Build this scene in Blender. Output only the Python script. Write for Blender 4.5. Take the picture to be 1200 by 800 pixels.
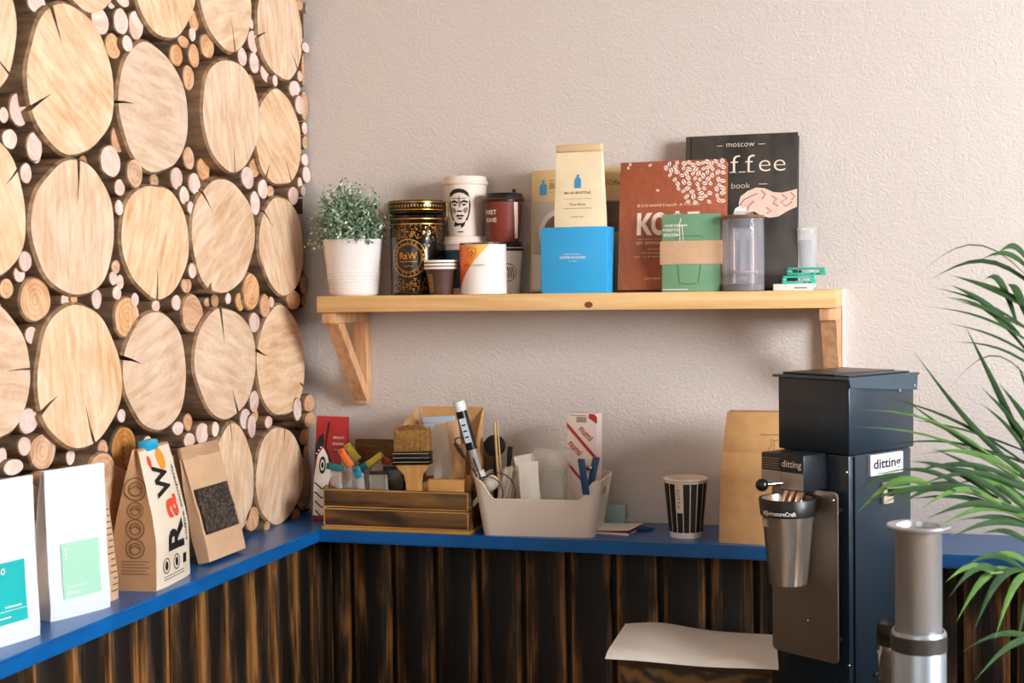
import bpy, bmesh, math, random
from mathutils import Vector, Matrix, noise as mnoise
random.seed(7)
PI = math.pi
SC = bpy.context.scene
COL = SC.collection
for o in list(bpy.data.objects): bpy.data.objects.remove(o)

# ------------------------------------------------------------------ camera
FPX = 1650.0                                   # focal length in pixels of the 1200x800 frame
CAM = Vector((1.19, -2.60, 1.455))
_Y = Vector(((1092-600)/FPX, (400-324)/FPX, -1)).normalized()
_U = Vector((1, 0.0144, 0)).cross(_Y).normalized()
if _U.y < 0: _U = -_U
_X = _Y.cross(_U)
ROT = Matrix((_X, _Y, _U))                     # camera -> world
cd = bpy.data.cameras.new('camera'); cam = bpy.data.objects.new('camera', cd); COL.objects.link(cam)
cam.matrix_world = Matrix.Translation(CAM) @ ROT.to_4x4()
cd.sensor_width = 36; cd.lens = FPX/1200*36; cd.clip_start = 0.05
cd.dof.use_dof = True; cd.dof.focus_distance = 2.5; cd.dof.aperture_fstop = 11
SC.camera = cam

# ------------------------------------------------------------------ world, light, exposure
w = bpy.data.worlds.new('world'); SC.world = w; w.use_nodes = True
bg = w.node_tree.nodes['Background']; bg.inputs[0].default_value = (0.62, 0.76, 1.0, 1); bg.inputs[1].default_value = 1.2
def area(name, loc, target, sx, sy, power, color):
    d = bpy.data.lights.new(name, 'AREA'); d.shape = 'RECTANGLE'; d.size = sx; d.size_y = sy; d.energy = power; d.color = color
    o = bpy.data.objects.new(name, d); COL.objects.link(o); o.location = loc
    o.rotation_euler = (Vector(target)-Vector(loc)).to_track_quat('-Z', 'Y').to_euler()
    return o
# daylight entering through the window in the right wall
area('window_daylight', (3.37, -1.68, 1.86), (2.37, -1.28, 1.74), 1.15, 1.0, 112, (0.95, 0.965, 1.0))
# warm fill added behind the camera for interior light on the shaded wall
area('warm_room_fill', (0.9, -4.55, 1.9), (0.9, -3.5, 1.9), 2.2, 1.2, 11, (1.0, 0.76, 0.46))
SC.view_settings.view_transform = 'Standard'; SC.view_settings.look = 'None'
SC.view_settings.gamma = 1; SC.view_settings.use_curve_mapping = False
SC.view_settings.exposure = 0.55

# ------------------------------------------------------------------ pixel helpers (1200x800 photograph)
def ray(px, py): return ROT @ Vector(((px-600)/FPX, (400-py)/FPX, -1))
def onp(px, py, ax, v):
    r = ray(px, py); return CAM + r*((v-CAM[ax])/r[ax])
def atY(px, py, y): return onp(px, py, 1, y)
def atX(px, py, x): return onp(px, py, 0, x)
def atZ(px, py, z): return onp(px, py, 2, z)
def onplane(px, py, p0, n):
    r = ray(px, py); return CAM + r*((Vector(p0)-CAM).dot(n)/r.dot(n))

# ------------------------------------------------------------------ materials
def lin(c):
    if isinstance(c, str): c = [int(c[i:i+2], 16)/255 for i in (0, 2, 4)]
    return tuple((x/12.92 if x <= .04045 else ((x+.055)/1.055)**2.4) for x in c) + (1,)
MATS = {}
def nt(m): return m.node_tree.nodes, m.node_tree.links
def mat(name, col, rough=.5, metal=0, var=.06, vscale=12, bump=0, bscale=80, trans=0, alpha=1, coat=0, stretch=(1, 1, 1), spec=.5, sss=0, ior=1.45, col2=None):
    if name in MATS: return MATS[name]
    m = bpy.data.materials.new(name); m.use_nodes = True; N, L = nt(m); b = N['Principled BSDF']
    c = lin(col)
    b.inputs['Roughness'].default_value = rough; b.inputs['Metallic'].default_value = metal
    b.inputs['Specular IOR Level'].default_value = spec; b.inputs['IOR'].default_value = ior
    if trans: b.inputs['Transmission Weight'].default_value = trans
    if alpha < 1: b.inputs['Alpha'].default_value = alpha
    if coat: b.inputs['Coat Weight'].default_value = coat; b.inputs['Coat Roughness'].default_value = .1
    tc = N.new('ShaderNodeTexCoord'); mp = N.new('ShaderNodeMapping'); mp.inputs['Scale'].default_value = stretch
    L.new(tc.outputs['Object'], mp.inputs[0])
    n = N.new('ShaderNodeTexNoise'); n.inputs['Scale'].default_value = vscale; n.inputs['Detail'].default_value = 5
    L.new(mp.outputs[0], n.inputs['Vector'])
    r = N.new('ShaderNodeValToRGB'); r.color_ramp.elements[0].position = .3; r.color_ramp.elements[1].position = .7
    if col2: r.color_ramp.elements[0].color = c; r.color_ramp.elements[1].color = lin(col2)
    else:
        r.color_ramp.elements[0].color = tuple(x*(1-var) for x in c[:3])+(1,)
        r.color_ramp.elements[1].color = tuple(min(1, x*(1+var)) for x in c[:3])+(1,)
    L.new(n.outputs[0], r.inputs[0]); L.new(r.outputs[0], b.inputs['Base Color'])
    if bump:
        n2 = N.new('ShaderNodeTexNoise'); n2.inputs['Scale'].default_value = bscale; n2.inputs['Detail'].default_value = 4
        L.new(mp.outputs[0], n2.inputs['Vector'])
        bp = N.new('ShaderNodeBump'); bp.inputs['Strength'].default_value = bump; bp.inputs['Distance'].default_value = .004
        L.new(n2.outputs[0], bp.inputs['Height']); L.new(bp.outputs[0], b.inputs['Normal'])
    MATS[name] = m
    return m
def math_node(N, L, op, a, b=None, c=None):
    n = N.new('ShaderNodeMath'); n.operation = op
    for i, v in enumerate((a, b, c)):
        if v is None: continue
        if isinstance(v, (int, float)): n.inputs[i].default_value = v
        else: L.new(v, n.inputs[i])
    return n.outputs[0]
def log_face(name, light, dark, ring, ringfreq=380):
    m = bpy.data.materials.new(name); m.use_nodes = True; N, L = nt(m); b = N['Principled BSDF']
    b.inputs['Roughness'].default_value = .62
    tc = N.new('ShaderNodeTexCoord'); oi = N.new('ShaderNodeObjectInfo')
    off = N.new('ShaderNodeVectorMath'); off.operation = 'ADD'
    sc = N.new('ShaderNodeVectorMath'); sc.operation = 'SCALE'; sc.inputs[0].default_value = (3.1, 7.7, 5.3); L.new(oi.outputs['Random'], sc.inputs['Scale'])
    L.new(tc.outputs['Object'], off.inputs[0]); L.new(sc.outputs[0], off.inputs[1])
    # pith-centred rings, warped
    nz = N.new('ShaderNodeTexNoise'); nz.inputs['Scale'].default_value = 9; nz.inputs['Detail'].default_value = 3; L.new(off.outputs[0], nz.inputs['Vector'])
    ln = N.new('ShaderNodeVectorMath'); ln.operation = 'LENGTH'; L.new(tc.outputs['Object'], ln.inputs[0])
    rr = math_node(N, L, 'MULTIPLY_ADD', nz.outputs[0], .03, ln.outputs['Value'])
    ri = math_node(N, L, 'SINE', math_node(N, L, 'MULTIPLY', rr, ringfreq))
    ri = math_node(N, L, 'MULTIPLY_ADD', ri, .5, .5)
    ri = math_node(N, L, 'MULTIPLY', ri, ring)
    # long sanding / figure streaks across the slice at a per-log angle
    ang = math_node(N, L, 'MULTIPLY', oi.outputs['Random'], 12.0)
    rot = N.new('ShaderNodeVectorRotate'); rot.rotation_type = 'X_AXIS'; L.new(off.outputs[0], rot.inputs['Vector']); L.new(ang, rot.inputs['Angle'])
    mp = N.new('ShaderNodeMapping'); mp.inputs['Scale'].default_value = (1, 14, 75); L.new(rot.outputs[0], mp.inputs[0])
    n2 = N.new('ShaderNodeTexNoise'); n2.inputs['Scale'].default_value = 1; n2.inputs['Detail'].default_value = 5; n2.inputs['Distortion'].default_value = .6; L.new(mp.outputs[0], n2.inputs['Vector'])
    n3 = N.new('ShaderNodeTexNoise'); n3.inputs['Scale'].default_value = 14; n3.inputs['Detail'].default_value = 4; L.new(off.outputs[0], n3.inputs['Vector'])
    f = math_node(N, L, 'MULTIPLY_ADD', n2.outputs[0], .95, math_node(N, L, 'MULTIPLY', n3.outputs[0], .45))
    f = math_node(N, L, 'ADD', f, ri)
    cr = N.new('ShaderNodeValToRGB'); e = cr.color_ramp.elements
    e[0].position = .50; e[0].color = lin(light); e[1].position = .98; e[1].color = lin(dark)
    L.new(f, cr.inputs[0])
    hs = N.new('ShaderNodeHueSaturation'); L.new(cr.outputs[0], hs.inputs['Color'])
    L.new(math_node(N, L, 'MULTIPLY_ADD', oi.outputs['Random'], .18, .92), hs.inputs['Value'])
    L.new(math_node(N, L, 'MULTIPLY_ADD', oi.outputs['Random'], .2, .9), hs.inputs['Saturation'])
    L.new(hs.outputs[0], b.inputs['Base Color'])
    bp = N.new('ShaderNodeBump'); bp.inputs['Strength'].default_value = .18; bp.inputs['Distance'].default_value = .002
    L.new(n2.outputs[0], bp.inputs['Height']); L.new(bp.outputs[0], b.inputs['Normal'])
    return m
def wood(name, light, dark, along=2, fine=55, length=5, rough=.5, coat=0, lo=.35, hi=.75, bump=.1):
    """grain stretched along one object axis"""
    if name in MATS: return MATS[name]
    m = bpy.data.materials.new(name); m.use_nodes = True; N, L = nt(m); b = N['Principled BSDF']
    b.inputs['Roughness'].default_value = rough; b.inputs['Coat Weight'].default_value = coat
    tc = N.new('ShaderNodeTexCoord'); oi = N.new('ShaderNodeObjectInfo')
    off = N.new('ShaderNodeVectorMath'); off.operation = 'ADD'
    sc = N.new('ShaderNodeVectorMath'); sc.operation = 'SCALE'; sc.inputs[0].default_value = (5.1, 3.7, 9.3); L.new(oi.outputs['Random'], sc.inputs['Scale'])
    L.new(tc.outputs['Object'], off.inputs[0]); L.new(sc.outputs[0], off.inputs[1])
    mp = N.new('ShaderNodeMapping'); s = [fine]*3; s[along] = length; mp.inputs['Scale'].default_value = s; L.new(off.outputs[0], mp.inputs[0])
    n = N.new('ShaderNodeTexNoise'); n.inputs['Scale'].default_value = 1; n.inputs['Detail'].default_value = 6; n.inputs['Distortion'].default_value = .8
    L.new(mp.outputs[0], n.inputs['Vector'])
    cr = N.new('ShaderNodeValToRGB'); e = cr.color_ramp.elements
    e[0].position = lo; e[0].color = lin(dark); e[1].position = hi; e[1].color = lin(light)
    L.new(n.outputs[0], cr.inputs[0]); L.new(cr.outputs[0], b.inputs['Base Color'])
    bp = N.new('ShaderNodeBump'); bp.inputs['Strength'].default_value = bump; bp.inputs['Distance'].default_value = .003
    L.new(n.outputs[0], bp.inputs['Height']); L.new(bp.outputs[0], b.inputs['Normal'])
    MATS[name] = m
    return m
def plaster(name, col):
    m = bpy.data.materials.new(name); m.use_nodes = True; N, L = nt(m); b = N['Principled BSDF']
    b.inputs['Roughness'].default_value = .62
    tc = N.new('ShaderNodeTexCoord')
    n1 = N.new('ShaderNodeTexNoise'); n1.inputs['Scale'].default_value = 75; n1.inputs['Detail'].default_value = 3; n1.inputs['Distortion'].default_value = 2.2; L.new(tc.outputs['Object'], n1.inputs['Vector'])
    n2 = N.new('ShaderNodeTexNoise'); n2.inputs['Scale'].default_value = 210; n2.inputs['Detail'].default_value = 3; L.new(tc.outputs['Object'], n2.inputs['Vector'])
    h = math_node(N, L, 'MULTIPLY_ADD', n2.outputs[0], .35, n1.outputs[0])
    bp = N.new('ShaderNodeBump'); bp.inputs['Strength'].default_value = .33; bp.inputs['Distance'].default_value = .006
    L.new(h, bp.inputs['Height']); L.new(bp.outputs[0], b.inputs['Normal'])
    n3 = N.new('ShaderNodeTexNoise'); n3.inputs['Scale'].default_value = 3; L.new(tc.outputs['Object'], n3.inputs['Vector'])
    cr = N.new('ShaderNodeValToRGB'); c = lin(col)
    cr.color_ramp.elements[0].color = tuple(x*.96 for x in c[:3])+(1,); cr.color_ramp.elements[1].color = tuple(x*1.03 for x in c[:3])+(1,)
    L.new(n3.outputs[0], cr.inputs[0]); L.new(cr.outputs[0], b.inputs['Base Color'])
    return m
def burnt_plank(name):
    """dark stained board, worn to bare wood in long streaks towards its edges"""
    m = bpy.data.materials.new(name); m.use_nodes = True; N, L = nt(m); b = N['Principled BSDF']
    b.inputs['Roughness'].default_value = .55; b.inputs['Specular IOR Level'].default_value = .3
    tc = N.new('ShaderNodeTexCoord'); oi = N.new('ShaderNodeObjectInfo')
    sp = N.new('ShaderNodeSeparateXYZ'); L.new(tc.outputs['Object'], sp.inputs[0])
    off = N.new('ShaderNodeVectorMath'); off.operation = 'ADD'
    sc = N.new('ShaderNodeVectorMath'); sc.operation = 'SCALE'; sc.inputs[0].default_value = (15.1, 3.7, 29.3); L.new(oi.outputs['Random'], sc.inputs['Scale'])
    L.new(tc.outputs['Object'], off.inputs[0]); L.new(sc.outputs[0], off.inputs[1])
    mp = N.new('ShaderNodeMapping'); mp.inputs['Scale'].default_value = (230, 230, 7); L.new(off.outputs[0], mp.inputs[0])
    n = N.new('ShaderNodeTexNoise'); n.inputs['Scale'].default_value = 1; n.inputs['Detail'].default_value = 4; L.new(mp.outputs[0], n.inputs['Vector'])
    mp2 = N.new('ShaderNodeMapping'); mp2.inputs['Scale'].default_value = (26, 26, 5); L.new(off.outputs[0], mp2.inputs[0])
    n2 = N.new('ShaderNodeTexNoise'); n2.inputs['Scale'].default_value = 1; n2.inputs['Detail'].default_value = 3; n2.inputs['Distortion'].default_value = .5; L.new(mp2.outputs[0], n2.inputs['Vector'])
    ed = math_node(N, L, 'MULTIPLY', math_node(N, L, 'ABSOLUTE', sp.outputs[0]), 9.0)     # 0 centre .. .33 edge
    f = math_node(N, L, 'MULTIPLY_ADD', n.outputs[0], .45, math_node(N, L, 'MULTIPLY', n2.outputs[0], .75))
    f = math_node(N, L, 'ADD', f, ed)
    cr = N.new('ShaderNodeValToRGB'); e = cr.color_ramp.elements
    e[0].position = .74; e[0].color = lin('17110b'); e[1].position = 1.0; e[1].color = lin('946430')
    k = cr.color_ramp.elements.new(.88); k.color = lin('4a331c')
    L.new(f, cr.inputs[0]); L.new(cr.outputs[0], b.inputs['Base Color'])
    bp = N.new('ShaderNodeBump'); bp.inputs['Strength'].default_value = .25; bp.inputs['Distance'].default_value = .002
    L.new(n.outputs[0], bp.inputs['Height']); L.new(bp.outputs[0], b.inputs['Normal'])
    return m

# ------------------------------------------------------------------ mesh builder
class MB:
    def __init__(s): s.v = []; s.f = []
    def add(s, vs, fs):
        o = len(s.v); s.v += [Vector(p) for p in vs]; s.f += [tuple(i+o for i in f) for f in fs]; return s
    def merge(s, other, fn=None): return s.add([fn(p) if fn else p for p in other.v], other.f)
    def box(s, x0, x1, y0, y1, z0, z1, bev=0, seg=2, fn=None):
        bm = bmesh.new(); bmesh.ops.create_cube(bm, size=1)
        for v in bm.verts: v.co = Vector(((x0+x1)/2+v.co.x*(x1-x0), (y0+y1)/2+v.co.y*(y1-y0), (z0+z1)/2+v.co.z*(z1-z0)))
        if bev: bmesh.ops.bevel(bm, geom=bm.edges[:], offset=bev, segments=seg, affect='EDGES', profile=.5)
        return s.frombm(bm, fn)
    def frombm(s, bm, fn=None):
        bm.verts.index_update()
        s.add([fn(v.co.copy()) if fn else v.co.copy() for v in bm.verts], [[v.index for v in f.verts] for f in bm.faces]); bm.free(); return s
    def lathe(s, prof, seg=40, a0=0, a1=2*PI, cx=0, cy=0):
        full = abs(a1-a0-2*PI) < 1e-6; n = seg if full else seg+1
        vs = []
        for (r, z) in prof:
            for i in range(n):
                a = a0+(a1-a0)*i/seg; vs.append((cx+r*math.cos(a), cy+r*math.sin(a), z))
        fs = []
        for j in range(len(prof)-1):
            for i in range(seg):
                k = (i+1) % n
                fs.append((j*n+i, j*n+k, (j+1)*n+k, (j+1)*n+i))
        if full:
            if prof[0][0] > 1e-5: fs.append(tuple(reversed(range(n)))) if False else None
        s.add(vs, [f for f in fs if f]); return s
    def disc(s, r, z, seg=40, up=True):
        c = [(r*math.cos(2*PI*i/seg), r*math.sin(2*PI*i/seg), z) for i in range(seg)]
        s.add(c, [tuple(range(seg)) if up else tuple(reversed(range(seg)))]); return s
    def tube(s, pts, r, seg=8, caps=True):
        pts = [Vector(p) for p in pts]; n = len(pts); rs = r if isinstance(r, (list, tuple)) else [r]*n
        rings = []; up = None
        for i, p in enumerate(pts):
            t = (pts[min(i+1, n-1)]-pts[max(i-1, 0)]).normalized()
            if up is None: up = Vector((0, 0, 1)) if abs(t.z) < .9 else Vector((1, 0, 0))
            a = t.cross(up).normalized(); b = t.cross(a).normalized(); up = -b if False else up
            rings += [p+(a*math.cos(2*PI*k/seg)+b*math.sin(2*PI*k/seg))*rs[i] for k in range(seg)]
        fs = [(i*seg+k, i*seg+(k+1) % seg, (i+1)*seg+(k+1) % seg, (i+1)*seg+k) for i in range(n-1) for k in range(seg)]
        if caps: fs += [tuple(range(seg)), tuple((n-1)*seg+k for k in reversed(range(seg)))]
        return s.add(rings, fs)
    def prism(s, poly, t, fn=None):
        """poly: list of (u,v); extruded along +w by t; fn maps (u,v,w)->xyz"""
        n = len(poly); vs = [(u, v, 0) for u, v in poly]+[(u, v, t) for u, v in poly]
        fs = [tuple(range(n)), tuple(reversed(range(n, 2*n)))]+[(i, i+n, (i+1) % n+n, (i+1) % n) for i in range(n)]
        return s.add([fn(Vector(p)) if fn else p for p in vs], fs)
    def grid(s, fn, nu, nv, thick=0):
        P = [[Vector(fn(i/nu, j/nv)) for i in range(nu+1)] for j in range(nv+1)]
        vs = [p for row in P for p in row]; W = nu+1
        fs = [(j*W+i, j*W+i+1, (j+1)*W+i+1, (j+1)*W+i) for j in range(nv) for i in range(nu)]
        if not thick: return s.add(vs, fs)
        nm = []
        for j in range(nv+1):
            for i in range(nu+1):
                a = P[j][min(i+1, nu)]-P[j][max(i-1, 0)]; b = P[min(j+1, nv)][i]-P[max(j-1, 0)][i]
                c = a.cross(b); nm.append(c.normalized() if c.length > 1e-12 else Vector((0, 0, 1)))
        m = len(vs); vs2 = [p-n*thick for p, n in zip(vs, nm)]
        fs2 = fs+[tuple(k+m for k in reversed(f)) for f in fs]
        bd = [i for i in range(W)]+[j*W+nu for j in range(1, nv+1)]+[nv*W+i for i in range(nu-1, -1, -1)]+[j*W for j in range(nv-1, 0, -1)]
        for a, b in zip(bd, bd[1:]+bd[:1]): fs2.append((b, a, a+m, b+m))
        return s.add(vs+vs2, fs2)
def obj(name, mb, m, parent=None, smooth=None, fixn=True, label=None):
    me = bpy.data.meshes.new(name)
    me.from_pydata([tuple(v) for v in mb.v], [], mb.f); me.validate()
    if fixn:
        bm = bmesh.new(); bm.from_mesh(me); bmesh.ops.remove_doubles(bm, verts=bm.verts, dist=1e-6)
        bmesh.ops.recalc_face_normals(bm, faces=bm.faces); bm.to_mesh(me); bm.free()
    if m: me.materials.append(m)
    if smooth:
        for p in me.polygons: p.use_smooth = True
        me.set_sharp_from_angle(angle=math.radians(smooth))
    o = bpy.data.objects.new(name, me); COL.objects.link(o)
    if parent: o.parent = parent
    if label: o['label'] = label
    return o
def tag(o, label, cat, group=None):
    o['label'] = label; o['category'] = cat
    if group: o['group'] = group
    return o
def thing(name, label, cat, loc=(0, 0, 0), rz=0, group=None, lean=0, roll=0):
    o = bpy.data.objects.new(name, None); COL.objects.link(o); o.empty_display_size = .02
    o.location = loc; o.rotation_euler = (lean, roll, rz)
    return tag(o, label, cat, group)
def struct(name, mb, m, parent=None, smooth=None):
    o = obj(name, mb, m, parent, smooth); o['kind'] = 'structure'; return o
def sempty(name, loc=(0, 0, 0)):
    o = bpy.data.objects.new(name, None); COL.objects.link(o); o.location = loc; o['kind'] = 'structure'; return o

# flat print -------------------------------------------------------
def text_bm(s, w=None, h=None, bold=0, size=1.0, spacing=1.0):
    cu = bpy.data.curves.new('t', 'FONT'); cu.body = s; cu.size = size; cu.offset = bold; cu.align_x = 'CENTER'; cu.resolution_u = 3; cu.space_character = spacing
    o = bpy.data.objects.new('t', cu); COL.objects.link(o)
    dg = bpy.context.evaluated_depsgraph_get(); dg.update()
    me = bpy.data.meshes.new_from_object(o.evaluated_get(dg)); bpy.data.objects.remove(o); bpy.data.curves.remove(cu)
    bm = bmesh.new(); bm.from_mesh(me); bpy.data.meshes.remove(me)
    bmesh.ops.remove_doubles(bm, verts=bm.verts, dist=1e-5)
    if not bm.verts: return bm
    xs = [v.co.x for v in bm.verts]; ys = [v.co.y for v in bm.verts]
    cx, cy, W, H = (max(xs)+min(xs))/2, (max(ys)+min(ys))/2, max(xs)-min(xs), max(ys)-min(ys)
    sx = w/W if w else h/H; sy = h/H if h else sx
    for v in bm.verts: v.co = Vector(((v.co.x-cx)*sx, (v.co.y-cy)*sy, 0))
    return bm
def text(mb, s, fn, u, v, w=None, h=None, bold=0, rot=0, sub=0, spacing=1.0):
    bm = text_bm(s, w, h, bold, spacing=spacing)
    if sub: bmesh.ops.triangulate(bm, faces=bm.faces); bmesh.ops.subdivide_edges(bm, edges=bm.edges[:], cuts=sub)
    c, q = math.cos(rot), math.sin(rot)
    mb.frombm(bm, lambda p: fn(u+p.x*c-p.y*q, v+p.x*q+p.y*c)); return mb
def poly(mb, pts, fn, sub=0):
    bm = bmesh.new(); f = bm.faces.new([bm.verts.new((a, b, 0)) for a, b in pts])
    bmesh.ops.triangulate(bm, faces=bm.faces)
    for _ in range(sub): bmesh.ops.subdivide_edges(bm, edges=bm.edges[:], cuts=1, use_grid_fill=True); bmesh.ops.triangulate(bm, faces=bm.faces)
    mb.frombm(bm, lambda p: fn(p.x, p.y)); return mb
def rect(mb, fn, u0, u1, v0, v1, nu=1, nv=1): return mb.grid(lambda a, b: fn(u0+(u1-u0)*a, v0+(v1-v0)*b), nu, nv)
def ell(cx, cy, rx, ry, n=20, rot=0, a0=0, a1=2*PI):
    c, s = math.cos(rot), math.sin(rot); out = []
    m = n if abs(a1-a0-2*PI) < 1e-6 else n+1
    for i in range(m):
        a = a0+(a1-a0)*i/n; x, y = rx*math.cos(a), ry*math.sin(a); out.append((cx+x*c-y*s, cy+x*s+y*c))
    return out
def stroke(mb, pts, wd, fn):
    """flat ribbon of width wd through 2D points"""
    P = [Vector(p) for p in pts]; L = []; R = []
    for i, p in enumerate(P):
        t = (P[min(i+1, len(P)-1)]-P[max(i-1, 0)]); t = t.normalized() if t.length else Vector((1, 0)); n = Vector((-t.y, t.x))*wd/2
        L.append(p+n); R.append(p-n)
    k = len(P); vs = [fn(*q) for q in L]+[fn(*q) for q in R]
    return mb.add(vs, [(i, i+1, k+i+1, k+i) for i in range(k-1)])
def flatfn(y): return lambda u, v: Vector((u, y, v))
def cylfn(rad, e=.0004):
    """wrap (u,v) round a lathe facing -Y; rad(v) = radius at height v"""
    def fn(u, v):
        r = rad(v)+e; a = u/max(r, 1e-4); return Vector((r*math.sin(a), -r*math.cos(a), v))
    return fn

# ================================================================== THE ROOM
LEDGE = 1.0            # top of the blue ledge
LY, LX = -0.205, 0.095 # its front edge along the back wall / along the log wall
plas = plaster('plaster_paint', 'cfc5bd')
white_paint = mat('white_paint', 'e8e2da', .6)
struct('floor', MB().box(-.2, 3.5, -4.8, .1, -.1, 0), wood('floor_boards', 'c09a6c', '94704a', along=1))
struct('ceiling', MB().box(-.2, 3.5, -4.8, .1, 2.9, 3.0), mat('ceiling_paint', '8f8072', .8))
struct('wall_back', MB().box(-.2, 3.5, 0, .12, 0, 2.9), plas)
def wall_with_hole(name, horiz, c0, c1, a0, a1, h0, h1, b0, b1, m):
    mb = MB()
    def bx(p0, p1, z0, z1):
        if horiz: mb.box(p0, p1, c0, c1, z0, z1)
        else: mb.box(c0, c1, p0, p1, z0, z1)
    bx(a0, h0, 0, 2.9); bx(h1, a1, 0, 2.9); bx(h0, h1, 0, b0); bx(h0, h1, b1, 2.9)
    return struct(name, mb, m)
wall_with_hole('wall_right', False, 3.4, 3.5, -4.8, .0, -2.3, -1.05, 1.3, 2.42, mat('shop_wall', '7d6a58', .8))
wall_with_hole('wall_front', True, -4.8, -4.6, -.2, 3.4, -.1, 1.95, 1.1, 2.65, mat('shop_wall', '7d6a58', .8))
glass_pane = mat('window_glass', 'f4f8fa', .0, trans=1, ior=1.0, var=0)
def window(name, horiz, c, h0, h1, b0, b1):
    fr = MB(); t = .05
    def bx(p0, p1, z0, z1):
        if horiz: fr.box(p0, p1, c-.04, c+.04, z0, z1)
        else: fr.box(c-.04, c+.04, p0, p1, z0, z1)
    bx(h0, h0+t, b0, b1); bx(h1-t, h1, b0, b1); bx(h0+t, h1-t, b0, b0+t); bx(h0+t, h1-t, b1-t, b1)
    o = struct(name, fr, white_paint)
    g = MB(); q = .004
    if horiz: g.box(h0+t, h1-t, c-.025-q, c-.025+q, b0+t, b1-t)
    else: g.box(c+.025-q, c+.025+q, h0+t, h1-t, b0+t, b1-t)
    obj('pane', g, glass_pane, o); return o
window('window_1', False, 3.45, -2.3, -1.05, 1.3, 2.42)
window('window_2', True, -4.7, -.1, 1.95, 1.1, 2.65)

# ---- log wall (left): backing board + every log end as a piece of its own
bark = mat('bark', '5e4330', .85, var=.5, vscale=60, bump=.7, bscale=90, stretch=(.25, 1, 1), col2='a5825f')
bark_dark = mat('bark_dark', '33271d', .85, var=.5, vscale=60, bump=.6, bscale=90, stretch=(.25, 1, 1), col2='5e4936')
F_BIG = log_face('log_face_big', 'ebd0b2', 'c79a70', .03)
F_PALE = log_face('log_face_pale', 'f0ddd2', 'd3ab98', .10, 900)
F_TAN = log_face('log_face_tan', 'e6bd98', 'b98558', .16, 800)
F_AMB = log_face('log_face_amber', 'c9935c', '8a5a2e', .16, 800)
wl = struct('wall_left', MB().box(-.2, -.10, -4.8, 0, 0, 2.9), mat('log_backing', '2e2118', .9, var=.3, bump=.3))
LOGS = []
def log(px, py, rx, ry, xf=0., face=None, cracks=(), name='log_end', tilt=0, irr=.03):
    ya = atX(px-rx, py, xf).y; yb = atX(px+rx, py, xf).y
    za = atX(px, py+ry, xf).z; zb = atX(px, py-ry, xf).z
    return log_at(Vector((xf, (ya+yb)/2, (za+zb)/2)), (yb-ya)/2, (zb-za)/2, face, cracks, name, tilt, irr, int(px*31+py*17))
def log_at(c, a, b, face, cracks=(), name='log_end', tilt=0, irr=.02, seed=0):
    xf = c.x
    if c.y-a > -.002: return
    if c.y+a > -.002: a = (-.002-(c.y-a))/2; c.y = -.002-a
    big = a > .06; LOGS.append((c.y, c.z, a, b))
    n = 56 if big else 22
    rnd = random.Random(seed); ph = [rnd.uniform(0, 6.28) for _ in range(4)]
    def R(t): return 1+irr*(math.sin(2*t+ph[0])*.9+math.sin(3*t+ph[1])*.8+math.sin(5*t+ph[2])*.45+math.sin(9*t+ph[3])*.2)
    def P(t, k=1.):
        y, z = a*R(t)*math.cos(t)*k, b*R(t)*math.sin(t)*k
        return (y*math.cos(tilt)-z*math.sin(tilt), y*math.sin(tilt)+z*math.cos(tilt))
    angs = [2*PI*i/n for i in range(n)]; crs = sorted((math.radians(d) % (2*PI), l, wd) for d, l, wd in cracks)
    out = []; hw0 = .022
    for i, t in enumerate(angs):
        if any(abs((t-ct+PI) % (2*PI)-PI) < hw0*wd+.02 for ct, l, wd in crs): continue
        out.append((t, P(t)))
    for ct, l, wd in crs:
        h = hw0*wd; m = 1-l; j = rnd.uniform(-.04, .04)
        seq = [(-h, 1.), (-h*.7+j, 1-l*.45), (j*1.6, m), (h*.7+j, 1-l*.45), (h, 1.)]
        out += [(ct+q*.2, P(ct+d, k)) for q, (d, k) in zip((-.1, -.05, 0, .05, .1), seq)]
    out.sort(key=lambda e: e[0])
    pts = [p for _, p in out]
    k = len(pts); dep = c.x+.099; bev = min(.004, a*.08)
    body = MB(); face_m = MB()
    # bark cylinder, slightly wider at the back, with a rounded front arris
    rings = [(-dep, 1.015), (-dep*.5, 1.01), (-bev, 1.0), (0, 1-bev/a)]
    vs = []
    for x, s in rings: vs += [(x, y*s, z*s) for y, z in pts]
    fs = [(r*k+i, r*k+(i+1) % k, (r+1)*k+(i+1) % k, (r+1)*k+i) for r in range(3) for i in range(k)]
    fs.append(tuple(range(3*k, 4*k)))
    me = bpy.data.meshes.new(name); me.from_pydata(vs, [], fs)
    me.materials.append(bark if not face is F_AMB else bark_dark); me.materials.append(face)
    for p in me.polygons:
        p.use_smooth = len(p.vertices) == 4
    me.polygons[len(me.polygons)-1].material_index = 1
    me.set_sharp_from_angle(angle=math.radians(40))
    o = bpy.data.objects.new(name, me); COL.objects.link(o); o.parent = wl; o.location = c
    return o
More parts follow.
